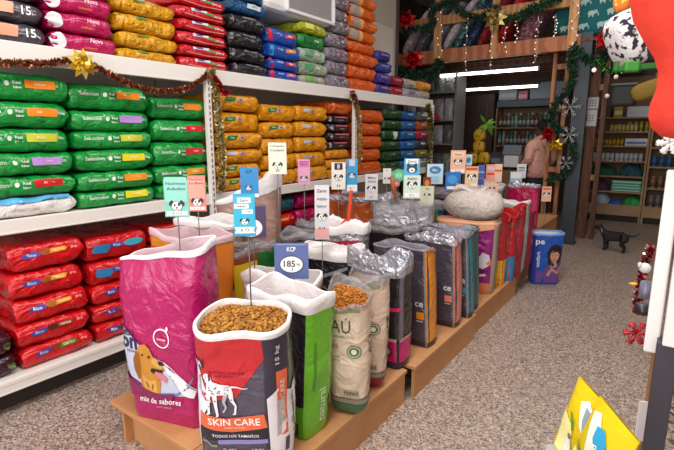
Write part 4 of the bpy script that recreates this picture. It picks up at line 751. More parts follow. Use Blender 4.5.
# teal cushion with elephants
p = ony(590, 22, 6.9); o = empty('cushion', (-1.10, 7.32, 2.79), 'teal cushion printed with pale elephants at the right end of the loft', 'cushion')
mb = MB(); tl = mat('#14666a', .85)
S = lambda x, y, off=0: Vector((x, -.10-.02*cos(x*3)-off, .28+y))
cushion(mb, .95, .24, .56, tl, None, (0, 0, .28), .35)
el = ink('#a9c9c6', .8); sh = []
for i in range(4):
    for j in range(3):
        x, y = -.33+.22*i+(.1 if j % 2 else 0), -.16+.15*j
        sh += [EL(x, y, .045, .032, el, 1, 10), EL(x+.05, y+.012, .024, .024, el, 2, 8), ribbon([(x+.065, y+.01), (x+.082, y-.02), (x+.078, y-.04)], .012, el, 2), RC(x-.025, y-.035, .016, .03, el, 2), RC(x+.02, y-.035, .016, .03, el, 2)]
printed(mb, lambda x, y, off=0: Vector((x, -.124-off, .28+y)), sh, 0); mb.build('cushion_body', o)
# fluorescent tubes
for lb, a, b, Y in (('front fluorescent tube lamp under the loft', (441, 76), (538, 68.5), 7.5), ('rear fluorescent tube lamp under the loft', (466, 90), (538, 86), 8.9)):
    A, B = ony(*a, Y), ony(*b, Y); z = (A.z+B.z)/2; x0, x1 = A.x, B.x
    o = empty('tube_lamp', ((x0+x1)/2, Y, z), lb, 'tube lamp', 'fluorescent tube lamps under the loft')
    L = x1-x0
    MB().box((0, .0, .05), (L+.06, .06, .05), mat('#4a4440', .6), bev=.006).build('housing', o)
    MB().tube([(-L/2, -.01, .0), (L/2, -.01, .0)], .022, mat('#fff8ee', .3, emit=7), 10).build('tube', o)
    for s in (-1, 1): MB().box((s*(L/2+.012), -.01, .006), (.024, .05, .06), mat('#d8d4d0', .5), bev=.005).build('end_cap', o)
    for s in (-1, 1): MB().tube([(s*L*.35, 0, .07), (s*L*.35, 0, (2.60 if Y < 8 else 2.60)-z)], .006, mat('#4a4440', .6), 6).build('hanger', o)
# icicle fairy lights on the beam
bulb = mat('#ffe4cc', .3, emit=1.1); wr_ = mat('#d9d4d0', .5)
for n, (px, py0, py1) in enumerate(((468, 10, 70), (493, 22, 72), (506, 18, 52), (518, 18, 42), (539, 16, 62), (556, 14, 36))):
    A = ony(px, py0, 6.86); B = ony(px, py1, 6.86)
    o = empty('fairy_light_strand', (A.x, 6.86, B.z), '%s strand of icicle fairy lights from the left, hanging on the loft front' % nth(n), 'fairy lights', 'icicle fairy lights on the loft')
    rr = random.Random(n); N = 14; pts = [(.012*sin(i*1.9+n), .004*cos(i*2.3), (A.z-B.z)*i/N) for i in range(N+1)]
    MB().tube(pts, .004, wr_, 5).build('wire', o)
    bm_ = MB()
    for i in range(0, N, 2): bm_.ball(Vector(pts[i])+Vector((rr.uniform(-.03, .03), -.01, 0)), .0085, bulb, 6, 5)
    bm_.build('bulbs', o)['kind'] = 'stuff'
for n, px in enumerate((440, 574)):
    p = ony(px, 30, 6.86); o = empty('fairy_light_strand', (p.x, 6.86, 2.65), 'fairy light strand wound on the %s loft post' % ('left' if n == 0 else 'right'), 'fairy lights', 'fairy lights on the loft posts')
    pts = [(.045*sin(i*.9), .0, .045*i) for i in range(16)]; MB().tube(pts, .004, wr_, 5).build('wire', o); bm_ = MB()
    for q in pts[::2]: bm_.ball(q, .0085, bulb, 6, 5)
    bm_.build('bulbs', o)['kind'] = 'stuff'
# tinsel and fir garlands: one continuous strand each
def bez(pts, n=12):
    out = []; P_ = [Vector(p) for p in pts]
    for i in range(len(P_)-1):
        a, b, c, d = P_[max(i-1, 0)], P_[i], P_[i+1], P_[min(i+2, len(P_)-1)]
        for k in range(n):
            t = k/n; out.append(.5*((2*b)+(c-a)*t+(2*a-5*b+4*c-d)*t*t+(3*b-a-3*c+d)*t**3))
    return out+[P_[-1]]
def tinsel(name, label, pts, r, n, cols, cat='tinsel', rough=.25, metal_=.7, wd=.006, seed=1, core=None, group=None):
    P_ = bez(pts); rr = random.Random(seed); mb = MB()
    mb.tube(P_, r*.22, core or mat(cols[0], rough, metal_), 6)
    for k in range(n):
        t = rr.random()*(len(P_)-1.01); i = int(t); p = P_[i].lerp(P_[i+1], t-i); d = (P_[i+1]-P_[i]).normalized()
        v = Vector((rr.gauss(0, 1), rr.gauss(0, 1), rr.gauss(0, 1))); v -= d*v.dot(d)*.6
        v.normalize(); s_ = v.cross(Vector((rr.gauss(0, 1), rr.gauss(0, 1), rr.gauss(0, 1)))).normalized()*wd
        q = r*(.65+.45*rr.random())
        mb.add([p+v*r*.1-s_*.6, p+v*r*.1+s_*.6, p+v*q*.7+s_, p+v*q, p+v*q*.7-s_], [(0, 1, 2, 3, 4)], mat(cols[k % len(cols)], rough, metal_), False)
    o = mb.build(name); tag(o, label, cat, group); return o
XT = -2.73
tinsel('tinsel_garland', 'copper-brown tinsel garland swagged along the upper shelf edge', [onx(x, y, XT) for x, y in ((-14, 62), (20, 63), (50, 63), (78, 60), (100, 69), (125, 82), (150, 90), (170, 91), (185, 89), (198, 82), (208, 74))], .026, 2600, ['#8a5236', '#a86a48', '#6d3d28', '#c98f6a', '#b0533a'], seed=2, wd=.0045)
tinsel('tinsel_garland', 'gold and silver tinsel hanging down the shelf upright beside the green sacks', [onx(x, y, XT) for x, y in ((211, 70), (215, 84), (217, 100), (219, 120), (221, 140), (222, 160), (222, 180), (221, 190))], .036, 2200, ['#c9a94c', '#d8cfae', '#b08a2c', '#e6e0d0', '#a8a06a'], seed=3, wd=.006)
tinsel('tinsel_garland', 'thin yellow and silver tinsel hanging down the far shelf upright', [onx(x, y, XT) for x, y in ((352, 95), (356, 105), (359, 120), (360, 140), (360, 156), (356, 166))], .034, 1300, ['#d8a81c', '#c9c4c0', '#b98a14', '#9a96a8', '#e0c040'], seed=4, wd=.006)
tinsel('tinsel_garland', 'short red tinsel tuft at the top of the gold tinsel', [onx(x, y, XT+.02) for x, y in ((214, 77), (219, 84), (222, 92), (228, 93))], .028, 380, ['#b01c28', '#d84a50', '#8e1018'], seed=5, wd=.006)
tinsel('tinsel_garland', 'red and white tinsel tuft where the thin tinsel begins', [onx(x, y, XT+.02) for x, y in ((352, 92), (355, 97), (356, 104))], .034, 240, ['#a81c2c', '#d9d0d0', '#7a1020'], seed=6, wd=.007)
tinsel('tinsel_garland', 'olive tinsel hanging at the far end of the shelf', [onx(x, y, -2.72) for x, y in ((428, 105), (431, 120), (431, 140), (429, 165), (428, 180))], .045, 900, ['#7a7430', '#a89a48', '#5c5a30'], seed=7, wd=.008)
def bow(p, r, label, cols, name='bow', cat='bow', n=9, rot=0, group=None):
    o = empty(name, p, label, cat, group); rr = random.Random(int(r*1000)); mb = MB()
    for k in range(n):
        a = rot+2*pi*k/n; m = mat(cols[k % len(cols)], .25, .6)
        d = Vector((sin(a)*.35+.4, 0, 0)); u = Vector((.15, cos(a), sin(a))); s_ = Vector((0, -sin(a), cos(a)))*r*.24
        u = Vector((.25, cos(a), sin(a)))
        mb.add([Vector((0, 0, 0)), u*r*.5+s_+Vector((r*.25, 0, 0)), u*r, u*r*.5-s_+Vector((r*.25, 0, 0))], [(0, 1, 2, 3)], m, False)
        a += pi/n; u = Vector((.5, cos(a), sin(a)))
        mb.add([Vector((.01, 0, 0)), u*r*.4+s_*.8+Vector((r*.3, 0, 0)), u*r*.65, u*r*.4-s_*.8+Vector((r*.3, 0, 0))], [(0, 1, 2, 3)], mat(cols[(k+1) % len(cols)], .25, .6), False)
    mb.build('petals', o); MB().ball((r*.25, 0, 0), r*.16, mat(cols[0], .3, .5), 8, 6).build('bud', o); return o
bow(onx(80, 64, -2.69), .085, 'gold foil flower on the copper tinsel', ['#d8ac2c', '#f0d468', '#b98a18'], 'foil_flower', 'flower', 9)
o = bow(ony(496, 19, 6.8), .17, 'gold ribbon bow on the loft rail', ['#a88a4a', '#d8c890', '#7d6a34'], 'ribbon_bow', 'bow', 10); o.rotation_euler.z = -pi/2
# red poinsettias
def poinsettia(p, r, label, rz, cols=('#b5121c', '#d01c26', '#8a0c14')):
    o = bow(p, r, label, list(cols), 'poinsettia', 'flower', 7, .3, 'red poinsettias on the loft and posts'); o.rotation_euler.z = rz
    for c_ in o.children:
        for s in c_.data.materials: pass
    return o
poinsettia(ony(406, 20, 6.72), .16, 'red poinsettia at the left end of the loft rail', -pi/3)
poinsettia(ony(413, 60, 6.80), .17, 'red poinsettia on the left end of the loft beam', -pi/3)
poinsettia(ony(608, 38, 6.4), .15, 'red poinsettia right of the elephant cushion', -pi/2)
poinsettia(ony(549, 134, 7.06), .12, 'red poinsettia on the timber frame beside the head', -pi/2)
poinsettia(ony(556, 145.5, 7.04), .10, 'yellow flower below the red poinsettia on the timber frame', -pi/2, ('#d8a81c', '#e8c040', '#b0801a'))
fir = ['#173a26', '#1f4a30', '#0f2a1c', '#2c5c3c']
def firg(label, pts, r, n, seed): return tinsel('fir_garland', label, pts, r, n, fir, 'garland', .7, 0, .010, seed, group='green fir garlands')
firg('green fir garland looping left of the first loft post', [ony(x, y, 6.82) for x, y in ((398, 70), (410, 74), (425, 74), (436, 70), (440, 60))], .10, 700, 21)
firg('green fir garland drooping over the loft rail', [ony(x, y, 6.82) for x, y in ((403, 30), (420, 28), (433, 24), (431, 12), (440, 5), (452, 4), (462, 12), (472, 18), (484, 16), (498, 6))], .085, 900, 22)
firg('green fir garland rising past the gold bow', [ony(x, y, 6.82) for x, y in ((500, 22), (520, 16), (535, 8), (548, 2), (560, -4))], .10, 500, 23)
firg('green fir garland wound down the steel column', [ony(x, y, 6.95) for x, y in ((576, 52), (570, 60), (574, 72), (566, 92), (556, 104), (551, 118), (556, 128), (567, 136), (574, 150), (570, 164), (560, 176), (548, 180))], .085, 1100, 24)
firg('green fir garland crossing toward the spotted bag', [ony(x, y, 6.5) for x, y in ((573, 46), (584, 58), (596, 62), (606, 56), (612, 48))], .09, 500, 25)
tinsel('tinsel_garland', 'thin bright green tinsel under the spotted bag', [ony(x, y, 5.0) for x, y in ((596, 60), (604, 68), (612, 72), (622, 70))], .03, 300, ['#2f7a34', '#1c5a28'], seed=26)
# silver snowflakes
def flake(p, r, label, col, rz=0, n=6, metal_=.8, grp='hanging snowflakes', cat='snowflake', th=.006):
    o = empty('snowflake', p, label, cat, grp); mb = MB(); m = mat(col, .3, metal_)
    for k in range(n):
        a = 2*pi*k/n; d = Vector((cos(a), 0, sin(a))); e = Vector((-sin(a), 0, cos(a)))
        mb.tube([(0, 0, 0), d*r], th, m, 5)
        for q in (.5, .75):
            for s in (-1, 1): mb.tube([d*r*q, d*r*(q+.18)+e*s*r*.22], th*.8, m, 5)
    mb.build('arms', o); o.rotation_euler.z = rz; return o
flake(ony(570, 107, 6.9), .14, 'silver snowflake high on the steel column', '#d8dae0', .3)
flake(ony(569, 135, 6.9), .12, 'silver snowflake in the middle of the steel column', '#c9ccd4', .3)
flake(ony(566, 163, 6.9), .10, 'silver snowflake low on the steel column', '#b9bcc6', .3)
flake(ony(636.5, 333, 1.68), .040, 'red glitter snowflake hanging by the white rack', '#b8323c', .5, 6, .3, None, th=.0062)
flake(ony(670, 143, 1.5), .030, 'white snowflake under the red stocking', '#f2f2f4', .3, 6, 0, None, th=.006)
for px, py, Y in ((594, 70, 5.5), (616, 77, 5.5), (607, 96, 5.5)):
    p = ony(px, py, Y); o = empty('bauble', p, {594: 'glowing pale star bauble beneath the garland', 616: 'small white bell bauble below the green straps', 607: 'white dove bauble hanging in the doorway'}[px], 'bauble')
    MB().ball((0, 0, 0), .022, mat('#f0dcd4', .3, emit=.8 if px == 594 else 0), 10, 8).build('globe', o); MB().tube([(0, 0, .02), (0, 0, .3)], .002, wire, 5).build('string', o)
# ================================================================== BACK OF THE SHOP
tan = mat('#a98a68', .7, mix='#9a7b5a', mscale=3); tan2 = mat('#8a6e54', .75)
def shelving(name, label, x0, x1, Y, zs, dep, m, top, kick=True, back=True):
    o = empty(name, ((x0+x1)/2, Y, 0), label, 'shelving'); W = x1-x0
    for s in (-1, 1): MB().box((s*(W/2-.015), dep/2, top/2), (.03, dep, top), m).build('side_panel', o)
    for z in zs: MB().box((0, dep/2, z-.0125), (W-.06, dep, .025), m).build('shelf', o)
    if back: MB().box((0, dep+.005, top/2), (W, .01, top), tan2).build('back_panel', o)
    if kick: MB().box((0, .02, .20), (W-.06, .02, .18), m).build('skirting', o); MB().box((0, .05, .055), (W-.06, .02, .11), mat('#2a2522', .8)).build('kick_board', o)
    return o
ZS = (.30, .53, .80, 1.06, 1.32, 1.56, 1.80)
shelving('back_shelving', 'tan shelving bay seen through the doorway above the dog', -1.36, -.40, 9.45, ZS, .42, tan, 2.5)
shelving('back_shelving', 'tan shelving bay beside the white rack at the back', -.39, .75, 9.45, (.30, .62, .98, 1.30, 1.62, 1.95), .42, tan, 2.5)
def goods(name, cat, label, n, x0, x1, Y, z, mk, group):
    src = mk(); 
    for i in range(n):
        o = src if i == 0 else src.copy()
        if i: COL.objects.link(o)
        o.location = (x0+(x1-x0)*i/max(1, n-1)+R.uniform(-.004, .004), Y+R.uniform(0, .02), z+.001)
        if i:
            for c_ in src.children: d = c_.copy(); COL.objects.link(d); d.parent = o
        tag(o, label % nth(i), cat, group)
def can(col, lid, r, h, nm='tin_can'):
    mb = MB(); mb.lathe([(r*.94, 0), (r, .004), (r, h*.12)], mat(lid, .35, .6), 12); mb.lathe([(r, h*.12), (r, h*.88)], mat(col, .4), 12); mb.lathe([(r, h*.88), (r, h-.004), (r*.94, h)], mat(lid, .35, .6), 12)
    return mb.build(nm)
goods('tin_can', 'can', '%s pale yellow can from the left in the upper can row', 7, -.98, -.62, 9.50, 1.56, lambda: can('#c9bb6a', '#a8a49c', .027, .12), 'cans on the upper can shelf')
goods('tin_can', 'can', '%s mustard can from the left in the upper can row', 4, -.72, -.47, 9.60, 1.56, lambda: can('#b5a01c', '#c9c2a0', .030, .16), 'mustard cans on the upper can shelf')
goods('tin_can', 'can', '%s deep yellow can from the left in the lower can row', 9, -1.27, -.80, 9.50, 1.32, lambda: can('#b39420', '#8a7a3c', .025, .12), 'cans on the lower can shelf')
goods('drinking_cup', 'cup', '%s pale grey cup from the left on the cup shelf', 12, -1.27, -.50, 9.50, 1.06, lambda: can('#aab4bc', '#d0d6da', .034, .13, 'drinking_cup'), 'grey cups on the back shelving')
goods('tin_can', 'can', '%s ochre can from the left in the right-hand bay', 6, -.30, .1, 9.50, 1.30, lambda: can('#a8904c', '#8a8070', .035, .14), 'ochre cans in the right bay')
goods('storage_jar', 'jar', '%s small blue jar from the left in the right-hand bay', 4, -.30, .0, 9.50, .98, lambda: can('#2f5a9a', '#3a8a8a', .04, .17, 'storage_jar'), 'blue jars in the right bay')
goods('storage_jar', 'jar', '%s brown jar from the left low in the right-hand bay', 4, -.28, .0, 9.50, .62, lambda: can('#7a5a3c', '#a08a6a', .045, .2, 'storage_jar'), 'brown jars in the right bay')
goods('storage_jar', 'jar', '%s grey jar from the left at the bottom of the right-hand bay', 4, -.28, .0, 9.50, .30, lambda: can('#6a6460', '#8a8480', .045, .2, 'storage_jar'), 'grey jars in the right bay')
def carton(name, label, cat, x, Y, z, w, d, h, col, band=None, txt=None):
    o = empty(name, (x, Y, z+.001), label, cat); mb = MB(); mb.box((0, 0, h/2), (w, d, h), mat(col, .5), bev=.004)
    S = lambda a, b, off=0: Vector((a, -d/2-off, h/2+b))
    sh = []
    if band: sh.append(RC(0, -h*.1, w*.9, h*.35, ink(band), 1))
    if txt: sh.append(T(txt, 0, h*.22, h*.2, ink('#4a4a52'), 2))
    if sh: printed(mb, S, sh, 0)
    mb.build('carton_body', o); return o
carton('carton', 'white and blue carton stack on the top can shelf', 'carton', -.60, 9.58, 1.80, .34, .2, .17, '#c4c8cc', '#a8b4c8'); carton('carton', 'yellow canister on the top can shelf', 'carton', -.90, 9.56, 1.80, .13, .13, .19, '#a8902c', '#d8cc8a')
carton('carton', 'dark brown box at the left of the top can shelf', 'carton', -1.14, 9.56, 1.80, .26, .2, .18, '#3a2622'); carton('carton', 'white and blue box at the right of the lower can row', 'carton', -.59, 9.56, 1.32, .32, .2, .12, '#c9ced6', '#3a5aa0')
carton('carton', 'dark basket box on the top of the shelving', 'carton', -.80, 9.6, 2.51, .34, .3, .3, '#33322f', '#4a4a44')
def heap(name, label, cat, x, Y, z, w, d, h, col, mix, sd):
    mb = MB(); mb.grid(lambda i, j: Vector((w/2*sin(pi/2*j/7)*cos(2*pi*i/20)*(1+.12*noise.noise(Vector((i*.9, j*.8, sd)))), d/2*sin(pi/2*j/7)*sin(2*pi*i/20), h*cos(pi/2*j/7)*(1+.3*noise.noise(Vector((i*.6, j, sd+4)))))), 20, 8, mat(col, .85, mix=mix, mscale=12), True)
    o = mb.build(name); o.location = (x, Y, z+.001); return tag(o, label, cat)
heap('folded_cloth', 'dark green folded cloth heap on the back shelving', 'cloth', -1.05, 9.62, .80, .46, .3, .17, '#143a26', '#1f5a38', 3); heap('folded_cloth', 'teal-blue cloth heap on the back shelving', 'cloth', -.62, 9.62, .80, .36, .3, .2, '#1c4250', '#2a5c70', 5)
heap('folded_cloth', 'plum cloth heap low on the back shelving', 'cloth', -1.12, 9.62, .53, .42, .3, .2, '#3a1c34', '#52284a', 7)
for k in range(4): carton('tissue_pack', '%s mint green pack, counted from the bottom, on the back shelving' % nth(k), 'pack', -.66, 9.6, .53+.048*k, .44, .22, .044, ['#4fa088', '#6ab8a0', '#3f9078', '#78c4ac'][k], '#a8d8cc')['group'] = 'mint packs on the back shelving'
heap('toy_heap', 'pale blue plastic bag of toys on the bottom back shelf', 'toy bag', -1.02, 9.6, .30, .28, .25, .19, '#7a9ab8', '#aab8c4', 9); heap('toy_heap', 'bright green toy bag on the bottom back shelf', 'toy bag', -.55, 9.6, .30, .3, .25, .14, '#1c8a3c', '#2fae54', 11); heap('toy_heap', 'royal blue toy bag on the bottom back shelf', 'toy bag', -.80, 9.56, .30, .22, .2, .08, '#1c4a9a', '#2a62b8', 13)
# bottle shelves behind the counter
shelving('bottle_shelving', 'wooden shelving with two rows of dark bottles behind the counter', -2.98, -1.85, 9.45, (.5, .95, 1.30, 1.645), .4, mat('#8a6a52', .7), 2.02, False)
def bottle(col, cap):
    mb = MB(); mb.lathe([(.026, 0), (.03, .006), (.03, .17), (.022, .21), (.012, .225)], mat(col, .3), 10); mb.lathe([(.014, .225), (.014, .262), (.012, .266)], mat(cap, .4), 10); mb.lathe([(.0306, .05), (.0306, .13)], mat('#9aa6a4', .5), 10); return mb.build('glass_bottle')
BC = ['#6a2428', '#4a3a34', '#5c4a40', '#1f7a7c', '#7a8a8c', '#3a4a44', '#1c5a5c', '#5a6a68']
for row, (z, y0) in enumerate(((1.645, 9.5), (1.30, 9.5))):
    for i in range(14):
        o = bottle(BC[(i+row*3) % 8], ['#1d2a2a', '#2a8a84', '#c9c9c4'][(i+row) % 3]); o.location = (-2.89+i*.074, y0+.01*(i % 2), z+.001)
        tag(o, '%s bottle from the left in the %s bottle row' % (nth(i), ('upper', 'lower')[row]), 'bottle', ('bottles on the upper shelf', 'bottles on the lower shelf')[row])
carton('banner_board', 'long slate-grey box on top of the bottle shelving', 'box', -2.42, 9.6, 2.03, 1.1, .3, .12, '#4a5a66'); carton('carton', 'pale blue-grey carton at the left above the bottles', 'carton', -2.78, 9.6, 2.16, .34, .26, .22, '#8a98a2', '#a9b4ba'); carton('carton', 'blue-grey long carton at the right above the bottles', 'carton', -2.05, 9.6, 2.16, .64, .26, .30, '#7a8c98')
carton('carton', 'pink floral carton above the bottles', 'carton', -2.5, 9.58, 2.16, .17, .2, .16, '#b86a7c', '#d8a0a8')
MB().build('x') if 0 else None
o = empty('wardrobe_panel', (-3.4, 9.5, 0), 'tall dark brown cabinet left of the bottle shelving', 'cabinet'); MB().box((0, .2, 1.15), (.76, .5, 2.3), mat('#3f2e28', .6), bev=.005).build('carcass', o); MB().box((-.19, -.06, 1.2), (.36, .02, 2.1), mat('#46332c', .6)).build('door', o); MB().box((.19, -.06, 1.2), (.36, .02, 2.1), mat('#46332c', .6)).build('door', o)
# side shelves with silver packs at the left rear
o = shelving('side_shelving', 'metal shelving with silver packs beyond the long wall shelves', -3.95, -3.0, 7.45, (.4, .85, 1.36, 1.75, 2.2), .4, mat('#77777c', .5), 2.5, False)
sv = [film('#8e8d94', .2, .8, 18), film('#a5a3a8', .2, .8, 18), film('#5d5c66', .2, .8, 18), film('#7d8a80', .2, .8, 18)]
def pouch(w, h, m):
    mb = MB(); mb.grid(lambda i, j: Vector((w/2*(-1+2*i/8), (-.035 if True else 0)*sin(pi*i/8)*sin(pi*min(1, j/7+.12)), h*j/7)), 9, 8, m); mb.grid(lambda i, j: Vector((w/2*(-1+2*i/8), .03*sin(pi*i/8)*sin(pi*min(1, j/7+.12)), h*j/7)), 9, 8, m); return mb.build('snack_pouch')
for row, (z, h, n) in enumerate(((2.2, .26, 5), (1.75, .34, 5), (1.36, .3, 5), (.85, .34, 5))):
    for i in range(n):
        o = pouch(.155, h, sv[(i+row) % 4]); o.location = (-3.83+i*.17, 7.52, z+.001); tag(o, '%s silver pouch from the left on the %s shelf of the rear side shelving' % (nth(i), ('topmost', 'second', 'third', 'lowest')[row]), 'pouch', 'silver pouches on the side shelving')
heap('gift_bow_heap', 'crimson bow resting at the edge of the side shelving', 'bow', -3.35, 7.42, 1.75, .2, .06, .1, '#7a1024', '#a01c34', 15)
# counter with goods
o = empty('counter', (-2.43, 7.9, 0), 'wooden shop counter with a dark glass top behind the sacks', 'counter')
MB().box((0, 0, .48), (.96, .55, .96), mat('#7a5238', .6), bev=.006).build('cabinet_body', o); MB().box((0, 0, .985), (1.0, .6, .03), mat('#20282a', .1), bev=.004).build('glass_top', o)
o = empty('yellow_display', (-2.72, 7.85, 1.001), 'pyramid of bright yellow patterned packs on the counter', 'pack display'); 
for k, (dx, dz) in enumerate(((-.1, 0), (.1, 0), (0, .2), (0, .38))):
    q = MB(); cushion(q, .2, .14, .22, mat('#c9a01c', .4, mix='#7a3a1c', mscale=14, mlo=.55, mhi=.62), None, (dx, 0, .11+dz), .6); q.build('pack', o)
carton('monitor', 'dark picture frame with a pale print on the counter', 'frame', -2.42, 7.85, 1.0, .17, .03, .22, '#2a2c34', '#6a7a8a'); 
o = carton('cash_register', 'wooden box with brushes on the counter', 'box', -2.24, 7.95, 1.0, .2, .2, .16, '#8a5a34')
o = empty('cash_register', (-2.11, 7.70, 1.001), 'grey wedge-shaped cash register in front of the person', 'cash register')
MB().box((0, 0, .09), (.22, .24, .18), mat('#c9ccd0', .5), bev=.01).build('register_base', o); MB().box((-.02, 0, .26), (.28, .05, .17), mat('#66707c', .5), Matrix.Rotation(radians(-25), 3, 'X'), bev=.01).build('display', o)
# leafy spray hanging near the tubes
o = empty('hanging_spray', ony(486, 124, 7.3), 'yellow-green leafy spray hanging above the counter', 'plant spray'); mb = MB(); rr = random.Random(8)
for k in range(14):
    a = rr.uniform(0, 6.3); l = rr.uniform(.1, .22); d = Vector((cos(a)*.6+.3, sin(a)*.3, rr.uniform(-.9, .6))).normalized(); s_ = d.cross(Vector((0, 1, 0))).normalized()*.025
    mb.add([(0, 0, 0), d*l*.5+s_, d*l, d*l*.5-s_], [(0, 1, 2, 3)], mat(['#4f8a1c', '#7ab02c'][k % 2], .6), False)
mb.tube([(0, 0, 0), (0, 0, .3)], .004, mat('#3a5a1c', .6), 5); mb.build('leaves', o)
# white cards on the dark frame
for px, py, w, h, lb in ((593, 103, 10, 11, 'white checked card on the dark timber frame'), (590, 118, 12, 16, 'grey-white notice card below the checked one')):
    p = ony(px, py, 7.558); k = ppm(p); o = empty('notice_card', p, lb, 'card'); mb = MB(); mb.box((0, 0, 0), (w/k, .006, h/k), mat('#b9b6bc', .5))
    printed(mb, lambda a, b, off=0: Vector((a, -.003-off, b)), [RC((i-1)*.03*1.1, (j-1)*.03*1.1, .018, .018, ink('#6a6872'), 1) for i in range(3) for j in range(3)], 0); mb.build('card', o)
# ================================================================== PERSON, DOG
def skin(name, verts, edges, m, parent=None, sub=2, root=0):
    me = bpy.data.meshes.new(name); me.from_pydata([v[:3] for v in verts], edges, []); o = bpy.data.objects.new(name, me); COL.objects.link(o)
    me.materials.append(m)
    sk = o.modifiers.new('skin', 'SKIN'); sk.use_smooth_shade = True
    for i, v in enumerate(verts):
        d = me.skin_vertices[0].data[i]; r = v[3]; d.radius = r if isinstance(r, tuple) else (r, r); d.use_root = (i == root)
    su = o.modifiers.new('sub', 'SUBSURF'); su.levels = sub; su.render_levels = sub
    if parent: o.parent = parent
    return o
pp = ony(539, 160, 7.62)
per = empty('person', (pp.x-.02, 7.74, 0), 'person in a peach sweatshirt with dark hair standing behind the timber frame', 'person', rotz=radians(-125))
sk_ = mat('#6d4636', .6)
# faces local -Y; x to the person's left
body = [(0, 0, .92, (.15, .11)), (0, 0, 1.08, (.15, .11)), (0, .0, 1.26, (.165, .12)), (0, .0, 1.38, (.12, .08)), (0, -.01, 1.46, .052), (0, -.02, 1.53, .055),
        (.19, 0, 1.36, .062), (.22, .02, 1.12, .048), (.20, -.16, 1.03, .038), (.18, -.25, 1.05, .03), (-.19, 0, 1.36, .062), (-.22, .02, 1.12, .048), (-.20, -.16, 1.03, .038), (-.18, -.25, 1.05, .03),
        (.09, 0, .80, .09), (.10, -.01, .47, .062), (.10, .02, .09, .042), (.10, -.12, .04, .036), (-.09, 0, .80, .09), (-.10, -.01, .47, .062), (-.10, .02, .09, .042), (-.10, -.12, .04, .036),
        (0, -.03, 1.60, (.075, .09)), (0, -.03, 1.69, (.07, .085))]
ed = [(0, 1), (1, 2), (2, 3), (3, 4), (4, 5), (3, 6), (6, 7), (7, 8), (8, 9), (3, 10), (10, 11), (11, 12), (12, 13), (0, 14), (14, 15), (15, 16), (16, 17), (0, 18), (18, 19), (19, 20), (20, 21), (5, 22), (22, 23)]
body_o = skin('body', body, ed, sk_, per)
# nose, ears, eyes, mouth, fingers belong to the face and hands
fm = MB(); fm.ball((0, -.128, 1.605), (.012, .018, .016), sk_, 8, 6); fm.ball((.078, -.02, 1.61), (.01, .02, .03), sk_, 8, 6); fm.ball((-.078, -.02, 1.61), (.01, .02, .03), sk_, 8, 6)
fm.ball((.032, -.112, 1.635), (.012, .006, .006), mat('#1c1414', .4), 8, 6); fm.ball((-.032, -.112, 1.635), (.012, .006, .006), mat('#1c1414', .4), 8, 6); fm.ball((0, -.115, 1.562), (.022, .006, .006), mat('#7a3a36', .5), 8, 6); fm.build('face', per)
for s in (1, -1):
    hm = MB(); b = Vector((s*.18, -.27, 1.05))
    hm.ball(b, (.036, .045, .016), sk_, 10, 7)
    for f in range(4): hm.tube([b+Vector((-.027+.018*f, -.03, 0)), b+Vector((-.029+.019*f, -.065-.006*(1.5-abs(f-1.5)), .002)), b+Vector((-.029+.019*f, -.085-.010*(1.5-abs(f-1.5)), -.012))], [.009, .008, .006], sk_, 7)
    hm.tube([b+Vector((-s*.03, .005, 0)), b+Vector((-s*.055, -.02, -.002)), b+Vector((-s*.058, -.045, -.008))], [.011, .010, .007], sk_, 7); hm.build('hand', per)
sw = mat('#eeb7a6', .95, bump=1.6, scale=9)
sweat = [(0, 0, .86, (.19, .145)), (0, 0, .98, (.185, .145)), (0, 0, 1.12, (.185, .14)), (0, 0, 1.28, (.19, .14)), (0, 0, 1.38, (.145, .10)), (0, 0, 1.47, (.07, .068)), (.20, .01, 1.35, .085), (.235, .03, 1.12, .07), (.21, -.13, 1.04, .055), (-.20, .01, 1.35, .085), (-.235, .03, 1.12, .07), (-.21, -.13, 1.04, .055)]
skin('sweatshirt', sweat, [(0, 1), (1, 2), (2, 3), (3, 4), (4, 5), (4, 6), (6, 7), (7, 8), (4, 9), (9, 10), (10, 11)], sw, per)
hb = MB(); hb.tube([Vector((.085*cos(q), .02+.085*sin(q), 1.455+.02*sin(q))) for q in [2*pi*i/20 for i in range(21)]], .030, sw, 8); hb.ball((0, .125, 1.40), (.10, .045, .09), sw, 12, 8); hb.build('hood', per); rb = MB(); rb.lathe([(.172, .855), (.176, .88), (.172, .92)], mat('#c98f80', .95), 20); rb_o = rb.build('ribbed_hem', per); rb_o.scale = (1.06, .80, 1)
tr = mat('#2a2c3a', .9)
skin('trousers', [(0, 0, .93, (.165, .125)), (0, 0, .82, (.17, .125)), (.095, 0, .74, .1), (.105, -.01, .47, .076), (.105, .02, .10, .06), (-.095, 0, .74, .1), (-.105, -.01, .47, .076), (-.105, .02, .10, .06)], [(0, 1), (1, 2), (2, 3), (3, 4), (1, 5), (5, 6), (6, 7)], tr, per)
hr = mat('#17110f', .6, bump=.6, scale=60)
hm = MB(); hm.grid(lambda i, j: Vector((.092*sin(pi*.62*j/7)*cos(2*pi*i/16), .02+.105*sin(pi*.62*j/7)*sin(2*pi*i/16)-.035*0, 1.645+.10*cos(pi*.62*j/7)-(.0 if sin(2*pi*i/16) < .1 else .05*j/7))), 16, 8, hr, True); hm.ball((0, .085, 1.60), (.07, .05, .10), hr, 10, 8); hm.tube([(0, .1, 1.62), (0, .125, 1.52), (0, .12, 1.42)], [.04, .045, .02], hr, 10); hm.build('hair', per)
for s in (1, -1): MB().ball((s*.10, -.05, .045), (.05, .13, .045), mat('#26242a', .6), 12, 7).build('shoe', per)
